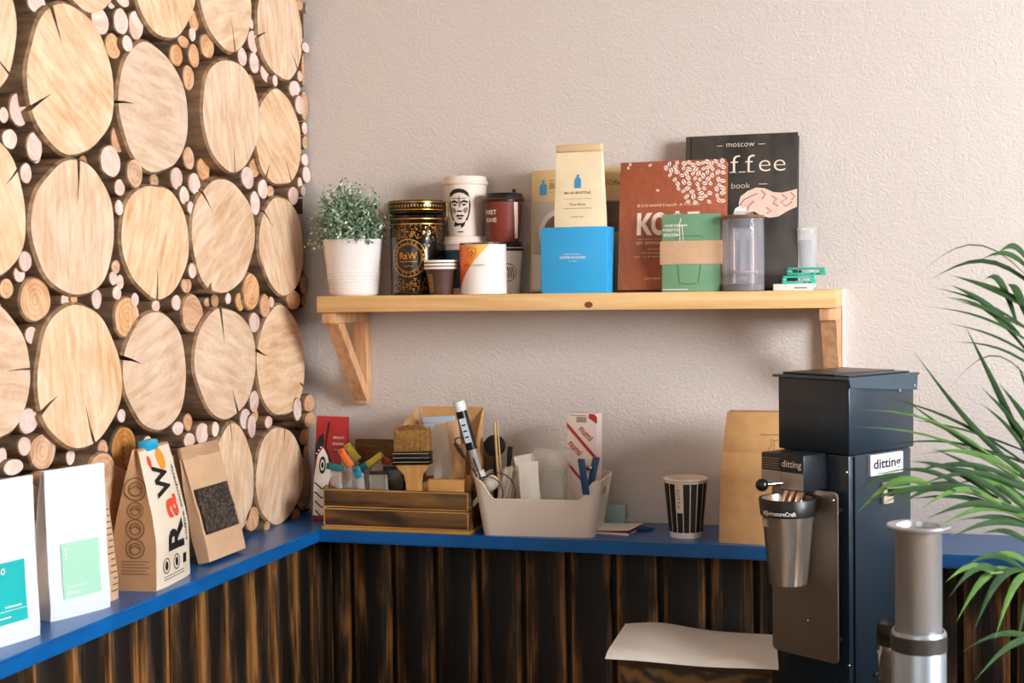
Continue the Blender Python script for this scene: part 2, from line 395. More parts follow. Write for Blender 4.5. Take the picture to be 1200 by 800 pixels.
BIG = [  # centre x,y, half width, half height (photo pixels), face plane, tilt, cracks (deg, length, width)
 (-33, 20, 54, 90, 0, 0, [(320, .45, .8), (250, .3, .8)]), (98, -77, 50, 90, 0, 0, []),
 (82, 94, 52, 91, .004, .13, [(108, .5, 1.4), (199, .5, 1)]), (179, 127, 41, 79, 0, .05, [(178, .45, .7)]),
 (192, -30, 38, 77, 0, 0, []), (264, -9, 32, 69, 0, .06, [(283, .65, .8)]), (328, 33, 26.5, 63, 0, 0, [(197, .4, .8), (318, .4, .8)]),
 (270.6, 134.5, 34, 68.5, .01, .06, [(270, .5, .8)]), (326, 162, 27, 59, -.006, .04, [(300, .55, .8), (232, .35, 1)]),
 (-20, 241, 53, 87, 0, 0, [(35, .4, .8)]), (86, 267, 51.5, 80, .003, .03, [(82, .65, 1.2)]),
 (182, 282, 40, 70.5, 0, .0, [(268, .6, 1.)]), (261, 276, 38.5, 68, .003, .06, [(128, .5, .9), (240, .12, 2.)]),
 (330, 288, 26.5, 60, 0, 0, [(140, .5, .8)]),
 (-14, 437, 50, 88, 0, 0, [(0, .6, .6)]), (92, 442, 52, 86, .003, 0, [(205, .42, 1.2), (286, .65, 1.)]),
 (182, 435, 38, 73, 0, .03, [(163, .55, 1.2)]), (264, 425, 36.5, 68, .004, .03, [(98, .65, 1.5), (289, .5, 1.2)]),
 (329, 424, 29.5, 66, -.002, 0, [(165, .45, 1.), (330, .2, .8)]),
 (273, 562, 26, 66, -.004, 0, [(95, .4, .8)]), (327, 557, 28.5, 60, -.006, 0, [(75, .35, .8)]),
 (213, 600, 33, 75, -.006, 0, []), (120, 612, 44, 72, -.006, 0, []), (20, 640, 48, 78, -.004, 0, []),
]
for px, py, rx, ry, xf, tl, cr in BIG: log(px, py, rx, ry, xf, F_BIG, [(d_, l_, w_*1.35) for d_, l_, w_ in cr], 'log_slice', tl)
S = 2.857
def tile(ox, oy, rows):
    for row in rows:
        x, y, a, b = row[:4]; k = row[4] if len(row) > 4 else 'p'
        rnd = random.Random(int(x*7+y))
        xf = {'p': -.004, 't': -.006, 'a': -.012}[k]+rnd.uniform(-.008, .006)
        if len(row) > 5: xf = row[5]
        log(ox+x/S, oy+y/S, a/S, b/S, xf, {'p': F_PALE, 't': F_TAN, 'a': F_AMB}[k], irr=.03)
tile(0, 0, [(122, 10, 32, 36), (335, 70, 31, 48), (405, 72, 26, 45), (455, 85, 25, 52), (378, 155, 27, 43, 't'), (427, 146, 18, 29), (372, 8, 15, 22), (412, 2, 22, 22),
 (63, 368, 34, 57), (13, 385, 16, 28), (33, 465, 26, 36), (115, 492, 28, 50), (87, 580, 20, 36), (395, 467, 23, 46, 't'), (370, 540, 36, 55), (452, 580, 28, 50, 't'),
 (401, 628, 18, 30), (399, 695, 14, 28), (165, 540, 22, 26, 'a', -.04), (70, 30, 34, 30, 'a', -.05), (60, 230, 24, 70, 'a', -.055), (445, 240, 20, 40, 'a', -.06), (428, 515, 10, 14, 't')])
tile(180, 0, [(76, 185, 23, 38, 't'), (100, 140, 20, 20, 't'), (135, 187, 19, 40, 't'), (179, 155, 24, 42, 't'), (117, 260, 20, 43, 't'), (130, 115, 12, 24), (135, 70, 18, 36, 't'),
 (327, 80, 8, 18), (333, 140, 18, 40), (337, 211, 17, 36), (297, 190, 16, 32), (377, 245, 20, 32), (407, 270, 9, 20), (349, 40, 10, 26), (473, 300, 20, 32), (490, 352, 17, 32),
 (523, 88, 21, 50, 't'), (517, 240, 21, 56, 't'), (513, 355, 21, 50, 't'), (512, 160, 16, 18), (490, 255, 9, 18), (510, 430, 13, 22), (535, 435, 8, 18), (512, 478, 13, 24, 't'),
 (508, 535, 14, 22), (515, 585, 17, 30), (540, 645, 23, 42, 't'), (501, 640, 8, 18), (490, 612, 8, 20), (468, 655, 18, 32), (490, 18, 16, 18, 't'),
 (118, 530, 19, 40, 't'), (167, 567, 22, 42, 't'), (77, 597, 21, 40), (137, 615, 21, 38), (103, 655, 17, 33), (124, 695, 11, 23), (315, 595, 22, 40), (337, 563, 18, 32, 't'),
 (340, 680, 17, 42), (366, 633, 18, 34), (150, 340, 30, 90, 'a', -.06), (190, 220, 40, 30, 'a', -.055), (200, 580, 24, 22, 'a', -.05), (520, 30, 10, 18), (270, 590, 20, 20, 'a', -.05), (390, 640, 14, 20, 't')])
tile(0, 270, [(85, 103, 23, 35), (65, 147, 20, 27), (22, 195, 24, 36, 't'), (118, 232, 53, 79, 't', -.004), (104, 350, 21, 30), (221, 235, 17, 26), (324, 230, 18, 34), (388, 122, 15, 24, 't'),
 (380, 160, 15, 24), (402, 172, 13, 26), (392, 209, 16, 24), (452, 232, 14, 24), (522, 253, 14, 20), (474, 297, 12, 16), (424, 290, 43, 72, 't', -.004), (95, 638, 33, 46), (82, 722, 22, 34), (8, 755, 16, 30),
 (45, 792, 36, 28), (143, 740, 48, 62, 't', -.01), (407, 620, 14, 24), (345, 730, 18, 30, 't'), (413, 728, 44, 76, 'a', -.01), (248, 230, 12, 14, 't'), (120, 430, 12, 40, 'a', -.05), (275, 226, 16, 22, 'a', -.05), (430, 180, 16, 40, 'a', -.06)])
tile(180, 270, [(130, 135, 14, 27), (110, 183, 18, 28, 't'), (76, 242, 16, 28), (10, 250, 12, 20), (181, 240, 12, 16, 't'), (205, 235, 13, 24, 'a'), (250, 228, 10, 20), (290, 238, 16, 32, 't'),
 (327, 205, 28, 66, 't', -.006), (373, 252, 17, 42, 't'), (395, 240, 9, 20), (338, 308, 18, 36), (130, 278, 38, 66, 't', -.004), (337, 572, 17, 38), (307, 630, 19, 36), (329, 655, 14, 42), (385, 641, 13, 22),
 (482, 598, 15, 40), (525, 577, 22, 30, 't'), (527, 635, 23, 28, 't'), (163, 680, 22, 40), (207, 665, 13, 26), (120, 702, 20, 26), (82, 662, 20, 24), (468, 232, 24, 36, 't'), (515, 182, 26, 34, 'a'),
 (508, 234, 14, 24, 'a'), (140, 600, 30, 60, 'a', -.055), (125, 440, 20, 90, 'a', -.06), (516, 380, 14, 60, 'a', -.05), (520, 480, 12, 40, 'a', -.05), (505, 690, 18, 30, 'a'), (522, 760, 22, 50, 'a'), (520, 860, 24, 48, 'a')])
log(296, 608, 8, 15, -.004, F_TAN); log(313, 617, 3.4, 7, -.004, F_TAN); log(347, 604, 5, 9, -.006, F_AMB); log(119, 562, 20, 33, -.003, F_TAN)
log(356, 566, 12, 33, -.012, F_AMB); log(365, 607, 6, 12, -.012, F_AMB)
# thin ends filling the remaining gaps, and the wall beyond the picture
rnd = random.Random(21); nfill = 0
for tr in range(5000):
    if nfill >= 75: break
    x_, y_ = rnd.uniform(2, 368), rnd.uniform(4, 615); p = atX(x_, y_, -.022)
    gap = min(math.hypot((p.y-ly)/la, (p.z-lz)/lb)*min(la, lb)-min(la, lb) for ly, lz, la, lb in LOGS)
    if gap < .009: continue
    r_ = min(gap*.96, rnd.uniform(.012, .024)); q_ = rnd.random()
    log_at(Vector((-.022+rnd.uniform(-.012, .006), p.y, p.z)), r_, r_*rnd.uniform(.95, 1.05), F_PALE if q_ < .3 else F_TAN if q_ < .8 else F_AMB, irr=.03, seed=tr); nfill += 1
for iy in range(7):
    for iz in range(8):
        yy = -1.26-.235*iy; zz = 1.08+.235*iz+(.1 if iy % 2 else 0)
        if zz < 2.75: log_at(Vector((rnd.uniform(-.006, .006), yy, zz)), .112, .112, F_BIG, [(rnd.uniform(0, 360), rnd.uniform(.3, .6), 1)], 'log_slice', seed=iy*50+iz)
for iy in range(5):
    for iz in range(3):
        yy = -.13-.235*iy; zz = 2.16+.235*iz
        log_at(Vector((rnd.uniform(-.006, .006), yy, zz)), .110, .110, F_BIG, [(rnd.uniform(0, 360), rnd.uniform(.3, .6), 1)], 'log_slice', seed=900+iy*50+iz)
tw = MB(); p0 = atX(364, 193, -.01); tw.tube([p0, p0+Vector((.04, -.002, .006)), p0+Vector((.075, -.004, .002)), p0+Vector((.10, -.01, .008))], [.0045, .004, .0035, .002], 7)
tw.tube([p0+Vector((.05, -.003, .004)), p0+Vector((.062, -.006, -.006))], [.002, .001], 5)
obj('twig', tw, bark, wl)

# ---- blue ledge running along the two walls
blue = mat('blue_paint', '075a9c', .35, var=.16, vscale=18, bump=.06, bscale=60, stretch=(1, 1, 1), coat=.2)
lg = MB()
bm = bmesh.new()
outl = [(-.09, -4.0), (LX, -4.0), (LX, LY), (3.38, LY), (3.38, -.0005), (-.09, -.0005)]
f = bm.faces.new([bm.verts.new((x, y, LEDGE-.023)) for x, y in outl]); r_ = bmesh.ops.extrude_face_region(bm, geom=[f])
for v in [e for e in r_['geom'] if isinstance(e, bmesh.types.BMVert)]: v.co.z = LEDGE
bmesh.ops.bevel(bm, geom=[e for e in bm.edges if abs(e.verts[0].co.z-e.verts[1].co.z) < 1e-6], offset=.003, segments=2, affect='EDGES')
lg.frombm(bm)
struct('trim_1', lg, blue, smooth=35)

# ---- dark board wainscot below it, board by board
burnt = burnt_plank('burnt_boards')
black_gap = mat('groove_stain', '15100c', .7)
tb = struct('trim_2', MB().box(-.05, 3.38, -.018, -.001, .0, LEDGE-.024), black_gap)
pitch = .0886; plank_me = None
k = 0; x = .0847-pitch*1
while x < 3.25:
    mb = MB().box(-pitch/2+.0055, pitch/2-.0055, -.036, -.0185, .02, LEDGE-.025, bev=.0035)
    if plank_me is None: o = obj('plank', mb, burnt, tb, smooth=40); plank_me = o.data
    else: o = bpy.data.objects.new('plank', plank_me); COL.objects.link(o); o.parent = tb
    o.location = (x+pitch/2, 0, 0); x += pitch
tl_ = struct('trim_3', MB().box(-.05, LX-.06, -4.0, -.036, .0, LEDGE-.024), black_gap)
y = -.05; first = None
while y > -2.6:
    if first is None:
        o = obj('plank', MB().box(-pitch/2+.0055, pitch/2-.0055, -.0175, 0, .02, LEDGE-.025, bev=.0035), burnt, tl_, smooth=40); first = o.data
    else: o = bpy.data.objects.new('plank', first); COL.objects.link(o); o.parent = tl_
    o.location = (LX-.0595, y-pitch/2, 0); o.rotation_euler = (0, 0, PI/2); y -= pitch

# ================================================================== SHELF
pine = wood('pine', 'ecc68e', 'd6a768', along=0, fine=60, length=3, rough=.45)
pine_y = wood('pine_bracket', 'e0b287', 'c58f5e', along=2, fine=70, length=6, rough=.5)
SH = 1.4346; SHF = -.18
xa = atY(371, 347, SHF).x; xb = atY(980, 340, SHF).x
sh = thing('wall_shelf', 'pale pine shelf board on two triangular wooden brackets', 'shelf', ((xa+xb)/2, -.001, SH-.03))
hw = (xb-xa)/2
obj('board', MB().box(-hw, hw, SHF, 0, 0, .03, bev=.0015), pine, sh, smooth=40)
kn = obj('knot', MB().prism(ell(0, 0, .0075, .0055, 18), .0012), mat('knot', '7a4a1e', .5), sh); q = atY(690, 357, SHF)
kn.rotation_euler = (PI/2, 0, 0); kn.location = (q.x-sh.location.x, SHF+.0004, q.z-sh.location.z)
for side in (0, 1):
    bw = .028
    x0 = -hw+.006 if side == 0 else hw-bw-.001
    br = obj('bracket', MB().box(x0, x0+bw, SHF+.01, -.004, -.021, -.0005, bev=.001), pine_y, sh, smooth=40)
    obj('wall_plate', MB().box(x0, x0+bw, -.024, -.001, -.185, -.0215, bev=.001), pine_y, br, smooth=40)
    st = MB().prism([(-.158, -.0215), (-.128, -.0215), (-.0245, -.148), (-.0245, -.178)], bw-.002, lambda p: Vector((x0+.001+p.z, p.x, p.y)))
    obj('strut', st, pine_y, br)
    sc = obj('screw', MB().lathe([(0, .0012), (.004, .0012), (.0045, 0)], 14), mat('screw_dark', '2a2018', .4, metal=.6), br)
    sc.location = (x0+bw/2, -.024, -.172); sc.rotation_euler = (PI/2, 0, 0)
obj('lit_side_strip', MB().box(hw, hw+.004, -.02, 0, -.19, .03), white_paint, sh)  # thin white strip painting daylight on the bracket's right side

# ================================================================== shared object builders
def ext(x0, x1, y, py=330):
    """centre x and width in metres of a pixel span at depth y"""
    a = atY(x0, py, y); b = atY(x1, py, y); return (a.x+b.x)/2, (b-a).length
def zt(px, py, y): return atY(px, py, y).z
def lerp(a, b, t): return a+(b-a)*t
def prof_r(prof):
    def r(v):
        for (r0, z0), (r1, z1) in zip(prof, prof[1:]):
            if z1 > z0 and z0 <= v <= z1: return lerp(r0, r1, (v-z0)/(z1-z0))
        return prof[0][0] if v < prof[0][1] else prof[-1][0]
    return r
def cup_shell(r0, r1, h, t=.0012, rim=.0022, seg=44, foot=.006):
    """paper cup: recessed bottom, tapered wall, rolled rim, hollow inside"""
    mb = MB(); p = [(0, foot), (r0-t*2, foot), (r0-t*2, 0), (r0, 0)]
    p += [(lerp(r0, r1, k/6), h*k/6) for k in range(1, 7)]
    p += [(r1+rim*math.sin(a)*.9, h+rim*(1-math.cos(a))*.5) for a in (PI/3, PI/2, 2*PI/3)]+[(r1, h+rim)]
    p += [(r1-t, h+rim*.7)]+[(lerp(r1, r0, k/4)-t*1.3, lerp(h, foot+.002, k/4)) for k in range(1, 5)]+[(0, foot+.002)]
    return mb.lathe(p, seg)
def lid_shell(r, h=.016, seg=44):
    p = [(r*.99, 0), (r*1.03, .001), (r*1.04, .004), (r*1.0, .006), (r*.98, h*.55), (r*.95, h*.95), (r*.92, h), (r*.88, h), (r*.86, h*.72), (0, h*.70)]
    return MB().lathe(p, seg)
def bag_mesh(w, d, h, top=.006, n=16, gus=.35, belly=.0, shape=1.5, flat=.35, seed=1, crumple=.0012, taper=0., nx=8, sh=0.):
    """block-bottom bag: loft of gusseted outlines; returns builder and the front-surface function"""
    def dep(s):
        k = max(0, (s-flat)/(1-flat)); return lerp(d, top, k**shape)*(1+belly*math.sin(PI*min(1, s*1.2)))
    def wid(s): return w*(1-taper*s)
    def nz(x, z, q): return mnoise.noise(Vector((x*28+seed*9, z*28, q*5+seed)))*crumple
    def front(x, z):
        s = min(1, max(0, z/h)); W = wid(s)/2; e = min(1, abs(x)/W) if W else 0
        return -sh*s-dep(s)/2*(1-.12*e**4)+nz(x, z, 0)*min(1, s*4)
    def back(x, z):
        s = min(1, max(0, z/h)); return -sh*s+dep(s)/2+nz(x, z, 1)*min(1, s*4)
    mb = MB(); rings = []; per = []
    for j in range(n+1):
        s = j/n; z = h*s; W = wid(s)/2; dd = dep(s)
        ring = [Vector((lerp(-W, W, i/nx), front(lerp(-W, W, i/nx), z), z)) for i in range(nx+1)]
        g = W-gus*(d-dd)*.5; y0 = -sh*s
        ring += [Vector((lerp(W, g, .5), y0-dd*.22, z)), Vector((g, y0, z)), Vector((lerp(W, g, .5), y0+dd*.22, z))]
        ring += [Vector((lerp(W, -W, i/nx), back(lerp(W, -W, i/nx), z), z)) for i in range(nx+1)]
        ring += [Vector((-lerp(W, g, .5), y0+dd*.22, z)), Vector((-g, y0, z)), Vector((-lerp(W, g, .5), y0-dd*.22, z))]
        rings.append(ring)
    k = len(rings[0]); vs = [p for r in rings for p in r]
    fs = [(j*k+i, j*k+(i+1) % k, (j+1)*k+(i+1) % k, (j+1)*k+i) for j in range(n) for i in range(k)]
    fs += [tuple(reversed(range(k))), tuple(n*k+i for i in range(k))]
    mb.add(vs, fs)
    fr = lambda e=.0008: (lambda u, v: Vector((u, front(u, v)-e, v)))
    return mb, fr, dep
def book(name, label, w, h, t, loc, lean, cover, rz=0, spine=None):
    """standing hardback, front cover towards -Y, spine at the left"""
    b = thing(name, label, 'book', loc, rz, lean=lean)
    c = .0028
    obj('front_cover', MB().box(-w/2, w/2, -t, -t+c, 0, h, bev=.0008), cover, b, smooth=40)
    obj('back_cover', MB().box(-w/2, w/2, -c, 0, 0, h, bev=.0008), cover, b, smooth=40)
    obj('spine', MB().box(-w/2, -w/2+c, -t+c, -c, 0, h), spine or cover, b)
    pg = MB()
    for i in range(7):
        a = -t+c+(t-2*c)*i/7; pg.box(-w/2+c, w/2-.004-(i % 2)*.0006, a, a+(t-2*c)/7*.96, .003, h-.003-(i % 2)*.0005)
    obj('pages', pg, mat('book_pages', 'e6d9c2', .8), b)
    return b, flatfn(-t-.0003)

paper_w = mat('paper_white', 'ece6de', .6, var=.03, bump=.05)
cup_white = mat('cup_white', 'ead9cb', .5, var=.02)
lid_black = mat('lid_black', '17120f', .35, var=.1)
kraft = mat('kraft', 'c79a63', .7, var=.09, vscale=40, bump=.12, bscale=60)
kraft_light = mat('kraft_light', 'cda883', .65, var=.06, vscale=50, bump=.1, bscale=70)
ink = mat('ink_black', '1a1512', .6, var=.02)
ink_white = mat('ink_white', 'f3ece2', .6, var=.02)
ink_brown = mat('ink_brown', '6b4a30', .6, var=.02)
ink_grey = mat('ink_grey', '8c7c70', .6, var=.02)
gold = mat('gold_print', 'c98a34', .32, metal=.75, var=.25, vscale=90)
clear = mat('clear_glass', 'f6fafa', .03, trans=1, ior=1.45, var=0)
film = mat('clear_film', 'efeee8', .1, trans=.5, alpha=.46, var=.05, ior=1.2, bump=.5, bscale=50)
steel = mat('steel', 'c9c6c2', .16, metal=1, var=.03)
steel_brushed = mat('steel_brushed', 'b9bbbd', .3, metal=1, var=.05, vscale=30, stretch=(1, 1, .05))
black_metal = mat('black_metal', '15161a', .35, metal=.2, var=.1)
black_plastic = mat('black_plastic', '141212', .3, var=.1)

# ================================================================== ON THE SHELF
# --- ribbed white pot with a small-leaved bush
Y = -.105; cx, wt = ext(381, 447, Y, 283); _, wb = ext(388, 440, Y, 343); hp = zt(414, 281, Y)-SH
pot = thing('potted_plant', 'bushy small-leaved green plant in a ribbed white pot on the shelf', 'plant', (cx, Y, SH))
pr = [(0, 0), (wb/2-.002, 0), (wb/2, .002)]
for i in range(10):
    z = hp*.04+hp*.4*i/10; r = lerp(wb, wt, z/hp)/2; pr += [(r, z), (r+.0011, z+hp*.012), (r+.0011, z+hp*.024), (r, z+hp*.034)]
pr += [(wt/2-.0005, hp*.97), (wt/2+.0008, hp), (wt/2-.003, hp), (wt/2-.004, hp-.008), (0, hp-.010)]
obj('pot', MB().lathe(pr, 48), mat('glazed_white', 'efe9e4', .3, var=.02, coat=.3), pot, smooth=50)
obj('soil', MB().lathe([(wt/2-.005, hp-.0085), (0, hp-.006)], 24), mat('soil', '3a2c20', .9), pot)
leafm = mat('bush_leaf', '56795a', .6, var=.3, vscale=60, col2='93ad8c'); tipm = mat('bush_tip', 'c3d2bd', .6, var=.1)
stm, lf, tp = MB(), MB(), MB(); rnd = random.Random(5)
def leaflet_quad(mb, p, d, l, wd, rnd):
    side = d.cross(Vector((rnd.uniform(-1, 1), rnd.uniform(-1, 1), rnd.uniform(-1, 1)))).normalized()*wd; n = d.cross(side).normalized()*l*.12
    mb.add([p, p+d*l*.5+side+n, p+d*l, p+d*l*.5-side+n], [(0, 1, 2, 3)])
for i in range(190):
    th = rnd.uniform(0, 2*PI); el = math.acos(rnd.uniform(-.2, 1)); R = rnd.uniform(.72, 1.06)
    tip = Vector((math.sin(el)*math.cos(th)*.080*R-.009, math.sin(el)*math.sin(th)*.072*R, hp+.002+math.cos(el)*.108*R+.004))
    base = Vector((rnd.uniform(-.02, .02), rnd.uniform(-.02, .02), hp-.006)); mid = (base+tip)/2+Vector((0, 0, .012))
    pts = [base, mid, tip]; stm.tube(pts, [.0009, .0007, .0004], 4)
    for k in range(26):
        t = rnd.uniform(.35, 1.0); p = (1-t)**2*base+2*t*(1-t)*mid+t*t*tip
        p += Vector((rnd.gauss(0, .005), rnd.gauss(0, .005), rnd.gauss(0, .005)))
        d = Vector((rnd.gauss(0, 1), rnd.gauss(0, 1), rnd.gauss(.4, 1))).normalized()
        leaflet_quad(lf if rnd.random() > .2+.3*(t > .88) else tp, p, d, rnd.uniform(.005, .0095), rnd.uniform(.0016, .003), rnd)
obj('stems', stm, mat('bush_stem', '5d6b46', .7), pot)
o = obj('foliage', lf, leafm, pot, fixn=False); o['kind'] = 'stuff'
o = obj('pale_tips', tp, tipm, pot, fixn=False); o['kind'] = 'stuff'

# --- black and gold clamp-lid tin
Y = -.080; cx, wt = ext(459, 520, Y, 290); h = zt(488, 236, Y)-SH; R = wt/2
tin = thing('coffee_tin', 'black round tin with gold ornament and clamp lid behind brown espresso cups', 'tin', (cx, Y, SH))
hb = h*.83
obj('body', MB().lathe([(0, 0), (R-.001, 0), (R, .002), (R, .006), (R-.001, .008), (R-.001, hb), (R, hb+.002), (R-.004, hb+.003), (0, hb+.003)], 56), mat('tin_black', '14110f', .22, metal=.3, coat=.5), tin, smooth=40)
obj('lid', MB().lathe([(0, h-.004), (R-.006, h-.004), (R-.004, h), (R+.001, h), (R+.002, h-.004), (R+.001, hb+.010), (R-.001, hb+.006), (R-.004, hb+.0045), (0, hb+.0045)], 56), mat('tin_lid', '2b2117', .25, metal=.6, coat=.4), tin, smooth=40)
fn = cylfn(lambda v: R-.001, .0006); mb = MB()
for v0, v1 in ((.004, .006), (hb*.965, hb*.975), (hb*.90, hb*.91)):
    rect(mb, fn, -R*1.55, R*1.55, v0, v1, 40, 1)
for r0, r1 in ((.034, .0355), (.0265, .0275), (.0245, .025)):
    pts = ell(0, hb*.47, r0, r0, 48); p2 = ell(0, hb*.47, r1, r1, 48)
    vs = [fn(*q) for q in pts]+[fn(*q) for q in p2]; mb.add(vs, [(i, (i+1) % 48, 48+(i+1) % 48, 48+i) for i in range(48)])
text(mb, 'RaW', fn, 0, hb*.5, w=.036, h=.013, bold=.02, sub=1)
rect(mb, fn, -.018, .018, hb*.42, hb*.43, 12, 1); text(mb, 'coffee', fn, 0, hb*.37, w=.018, h=.004, sub=1)
ring_t = 'THE RAW COFFEE COMPANY '
for i, ch in enumerate(ring_t):
    a = PI/2-2*PI*i/len(ring_t)
    if ch != ' ': text(mb, ch, fn, .0305*math.cos(a), hb*.47+.0305*math.sin(a), h=.0045, rot=a-PI/2)
rr = random.Random(3)
for i in range(420):                                   # scattered scrollwork
    u = rr.uniform(-R*1.5, R*1.5); v = rr.choice((rr.uniform(.008, hb*.2), rr.uniform(hb*.72, hb*.89), rr.uniform(.008, hb*.9)))
    if math.hypot(u, v-hb*.47) < .037: continue
    a = rr.uniform(0, 6.28); l = rr.uniform(.0015, .0035)
    stroke(mb, [(u+l*math.cos(a+q)*.8, v+l*math.sin(a+q)*.8) for q in (0, .9, 1.8, 2.7)], .0007, fn)
obj('gold_ornament', mb, gold, tin)
mb = MB(); fn = cylfn(lambda v: R+.0015, .0006)
rect(mb, fn, -R*1.55, R*1.55, h-.004, h-.0025, 40, 1); rect(mb, fn, -R*1.5, R*1.5, hb+.012, hb+.013, 40, 1)
for i in range(26): poly(mb, ell(-R*1.45+i*R*2.9/25, (h+hb+.009)/2, .0012, .0025, 8), fn)
obj('lid_ornament', mb, gold, tin)
wire = mat('brass_wire', 'd0aa62', .3, metal=.9)
for s, nm in ((-1, 'clasp'), (1, 'clasp')):
    c = MB(); a0 = Vector((s*(R+.003), -.006, 0))
    c.tube([a0+Vector((0, 0, h-.001)), a0+Vector((s*.006, 0, h-.004)), a0+Vector((s*.007, 0, hb)), a0+Vector((s*.001, 0, hb-.006)), a0+Vector((s*.0, .012, hb-.006)), a0+Vector((s*.007, .012, hb)), a0+Vector((s*.006, .012, h-.004)), a0+Vector((0, .012, h-.001))], .0011, 6)
    obj(nm, c, wire, tin)

# --- takeaway cups
def takeaway(name, label, x0, x1, ytop, ybot, Y, zbase, body, lidm, sleeve=None, group=None, tab=False):
    cx, wr = ext(x0, x1, Y, ytop); r1 = wr/2/1.04; r0 = r1*.74; H = (ybot-ytop)*(zt(cx*0+(x0+x1)/2, ytop, Y)-zt((x0+x1)/2, ytop+1, Y)); hc = H-.011
    t = thing(name, label, 'cup', (cx, Y, zbase), group=group)
    obj('cup_body', cup_shell(r0, r1*.985, hc), body, t, smooth=45)
    l = lid_shell(r1, .0165); l.v = [p+Vector((0, 0, hc-.0045)) for p in l.v]
    lo = obj('lid', l, lidm, t, smooth=45)
    if tab: obj('drink_tab', MB().box(r1*.5, r1*.62, -.004, .004, hc+.006, hc+.020, bev=.001), lidm, lo)
    rad = lambda v: lerp(r0, r1*.985, v/hc)
    if sleeve:
        s = MB().lathe([(rad(hc*.12)+.0006, hc*.12), (rad(hc*.86)+.0006, hc*.86)], 44); obj('sleeve', s, sleeve, t, smooth=60)
    return t, rad, hc
teal_ink = mat('teal_sleeve', '2f5a74', .6, var=.04)
t2, rad, hc = takeaway('takeaway_cup', 'white lidded paper cup with blue-grey sleeve under the portrait cup', 519, 573, 276, 342.5, -.0445, SH, cup_white, cup_white, teal_ink)
m = MB(); text(m, 'S', cylfn(rad, .0014), .012, hc*.6, h=.012, sub=1); obj('lettering', m, ink_white, t2)
zc = SH+hc+.0115*1.0+.0005
t1, rad, hc = takeaway('takeaway_cup', 'white paper cup with a printed black portrait, stacked on another cup', 519, 571, 207.5, 277, -.0445, zc, cup_white, cup_white)
fn = cylfn(rad, .0006); vc = hc*.52; u0 = .0005; fm = MB(); k = .0018
def fp(pts, sub=2): poly(fm, [(u0+x*k, vc+y*k) for x, y in pts], fn, sub)
# generic face: hair cap, brows, eyes, nose, mouth, cheek and jaw shadows, neck
fp([(-11.5, 11), (-10.5, 16), (-6, 19.5), (0, 20.5), (6, 19.3), (10, 16), (11.5, 10.5), (9.5, 12.5), (5, 15.5), (0, 16.2), (-5, 15.2), (-9.5, 12.5)])
fp([(-9.5, 7), (-5, 8.6), (-1.2, 6.3), (-1.4, 4.6), (-5, 6.2), (-9, 5)]); fp([(9.5, 7), (5, 8.6), (1.2, 6.3), (1.4, 4.6), (5, 6.2), (9, 5)])
fp([(-8, 3.6), (-5, 4.8), (-2.2, 3.3), (-5, 2.3)]); fp([(8, 3.6), (5, 4.8), (2.2, 3.3), (5, 2.3)])
fp([(-3.2, -3), (-1.6, -2), (0, -2.6), (1.6, -2), (3.2, -3), (1.8, -4), (0, -3.7), (-1.8, -4)])
fp([(-5.5, -8), (-2, -6.6), (0, -7.2), (2, -6.6), (5.5, -8), (2.5, -9), (0, -8.7), (-2.5, -9)]); fp([(-4, -10.2), (0, -9.9), (4, -10.2), (0, -12)])
fp([(-11.6, 10), (-10.4, 6), (-10.4, 0), (-9, -7), (-6, -13), (-8.5, -12), (-11, -5), (-12.2, 2)]); fp([(11.6, 10), (10.4, 6), (10.2, 0), (8.6, -7), (5.4, -13.5), (8.2, -12.5), (10.8, -5), (12.2, 2)])
fp([(-6, -13.5), (-3, -15.5), (3, -15.5), (6, -13.5), (4.5, -18), (1, -21), (0.5, -17.5), (-3, -18.5), (-7.5, -19)])
fp([(-3, -24), (3, -24), (3, -25.2), (-3, -25.2)], 0)
obj('portrait_print', fm, ink, t1)
gm = MB()
for pts in ([(-9, 1), (-5, 0), (-3.5, -3), (-6, -6), (-8.6, -3)], [(9, 1), (5, 0), (3.5, -3), (6, -6), (8.4, -3)], [(-1, 12), (1, 12), (1.5, 1), (-.5, 1)], [(-8, 10.6), (8, 10.6), (7, 9.6), (-7, 9.6)]):
    poly(gm, [(u0+x*k, vc+y*k) for x, y in pts], cylfn(rad, .0005), 2)
obj('portrait_tone', gm, ink_grey, t1)
t3, rad, hc3 = takeaway('takeaway_cup', 'white paper cup with black lid and dark round print below the red-brown cup', 574, 613, 283, 342.5, -.066, SH, cup_white, lid_black)
m = MB(); fn = cylfn(rad, .0006); uu = .010; vv = hc3*.47
for r0, r1 in ((.0155, .0168),):
    a = ell(uu, vv, r0, r0, 36); b = ell(uu, vv, r1, r1, 36); m.add([fn(*q) for q in a]+[fn(*q) for q in b], [(i, (i+1) % 36, 36+(i+1) % 36, 36+i) for i in range(36)])
for q in range(5): stroke(m, [(uu-.009+q*.0045+.002*math.sin(i), vv-.010+i*.005) for i in range(5)], .0018, fn)
obj('round_print', m, ink, t3)
brownred = mat('cup_redbrown', '7c2f1e', .5, var=.06)
t4, rad, hc4 = takeaway('takeaway_cup', 'red-brown paper cup with black lid and white lettering', 567, 613, 224.5, 281, -.066, SH+hc3+.0122, brownred, lid_black, tab=True)
fn = cylfn(rad, .0006); m = MB(); text(m, 'SWEET', fn, -.020, hc4*.70, w=.032, h=.0085, bold=.02, sub=1); text(m, 'BEANS', fn, -.020, hc4*.52, w=.031, h=.0085, bold=.02, sub=1)
obj('lettering', m, ink_white, t4)
m = MB(); rect(m, fn, .031, .0405, hc4*.08, hc4*.93, 4, 4); obj('white_band', m, ink_white, t4)

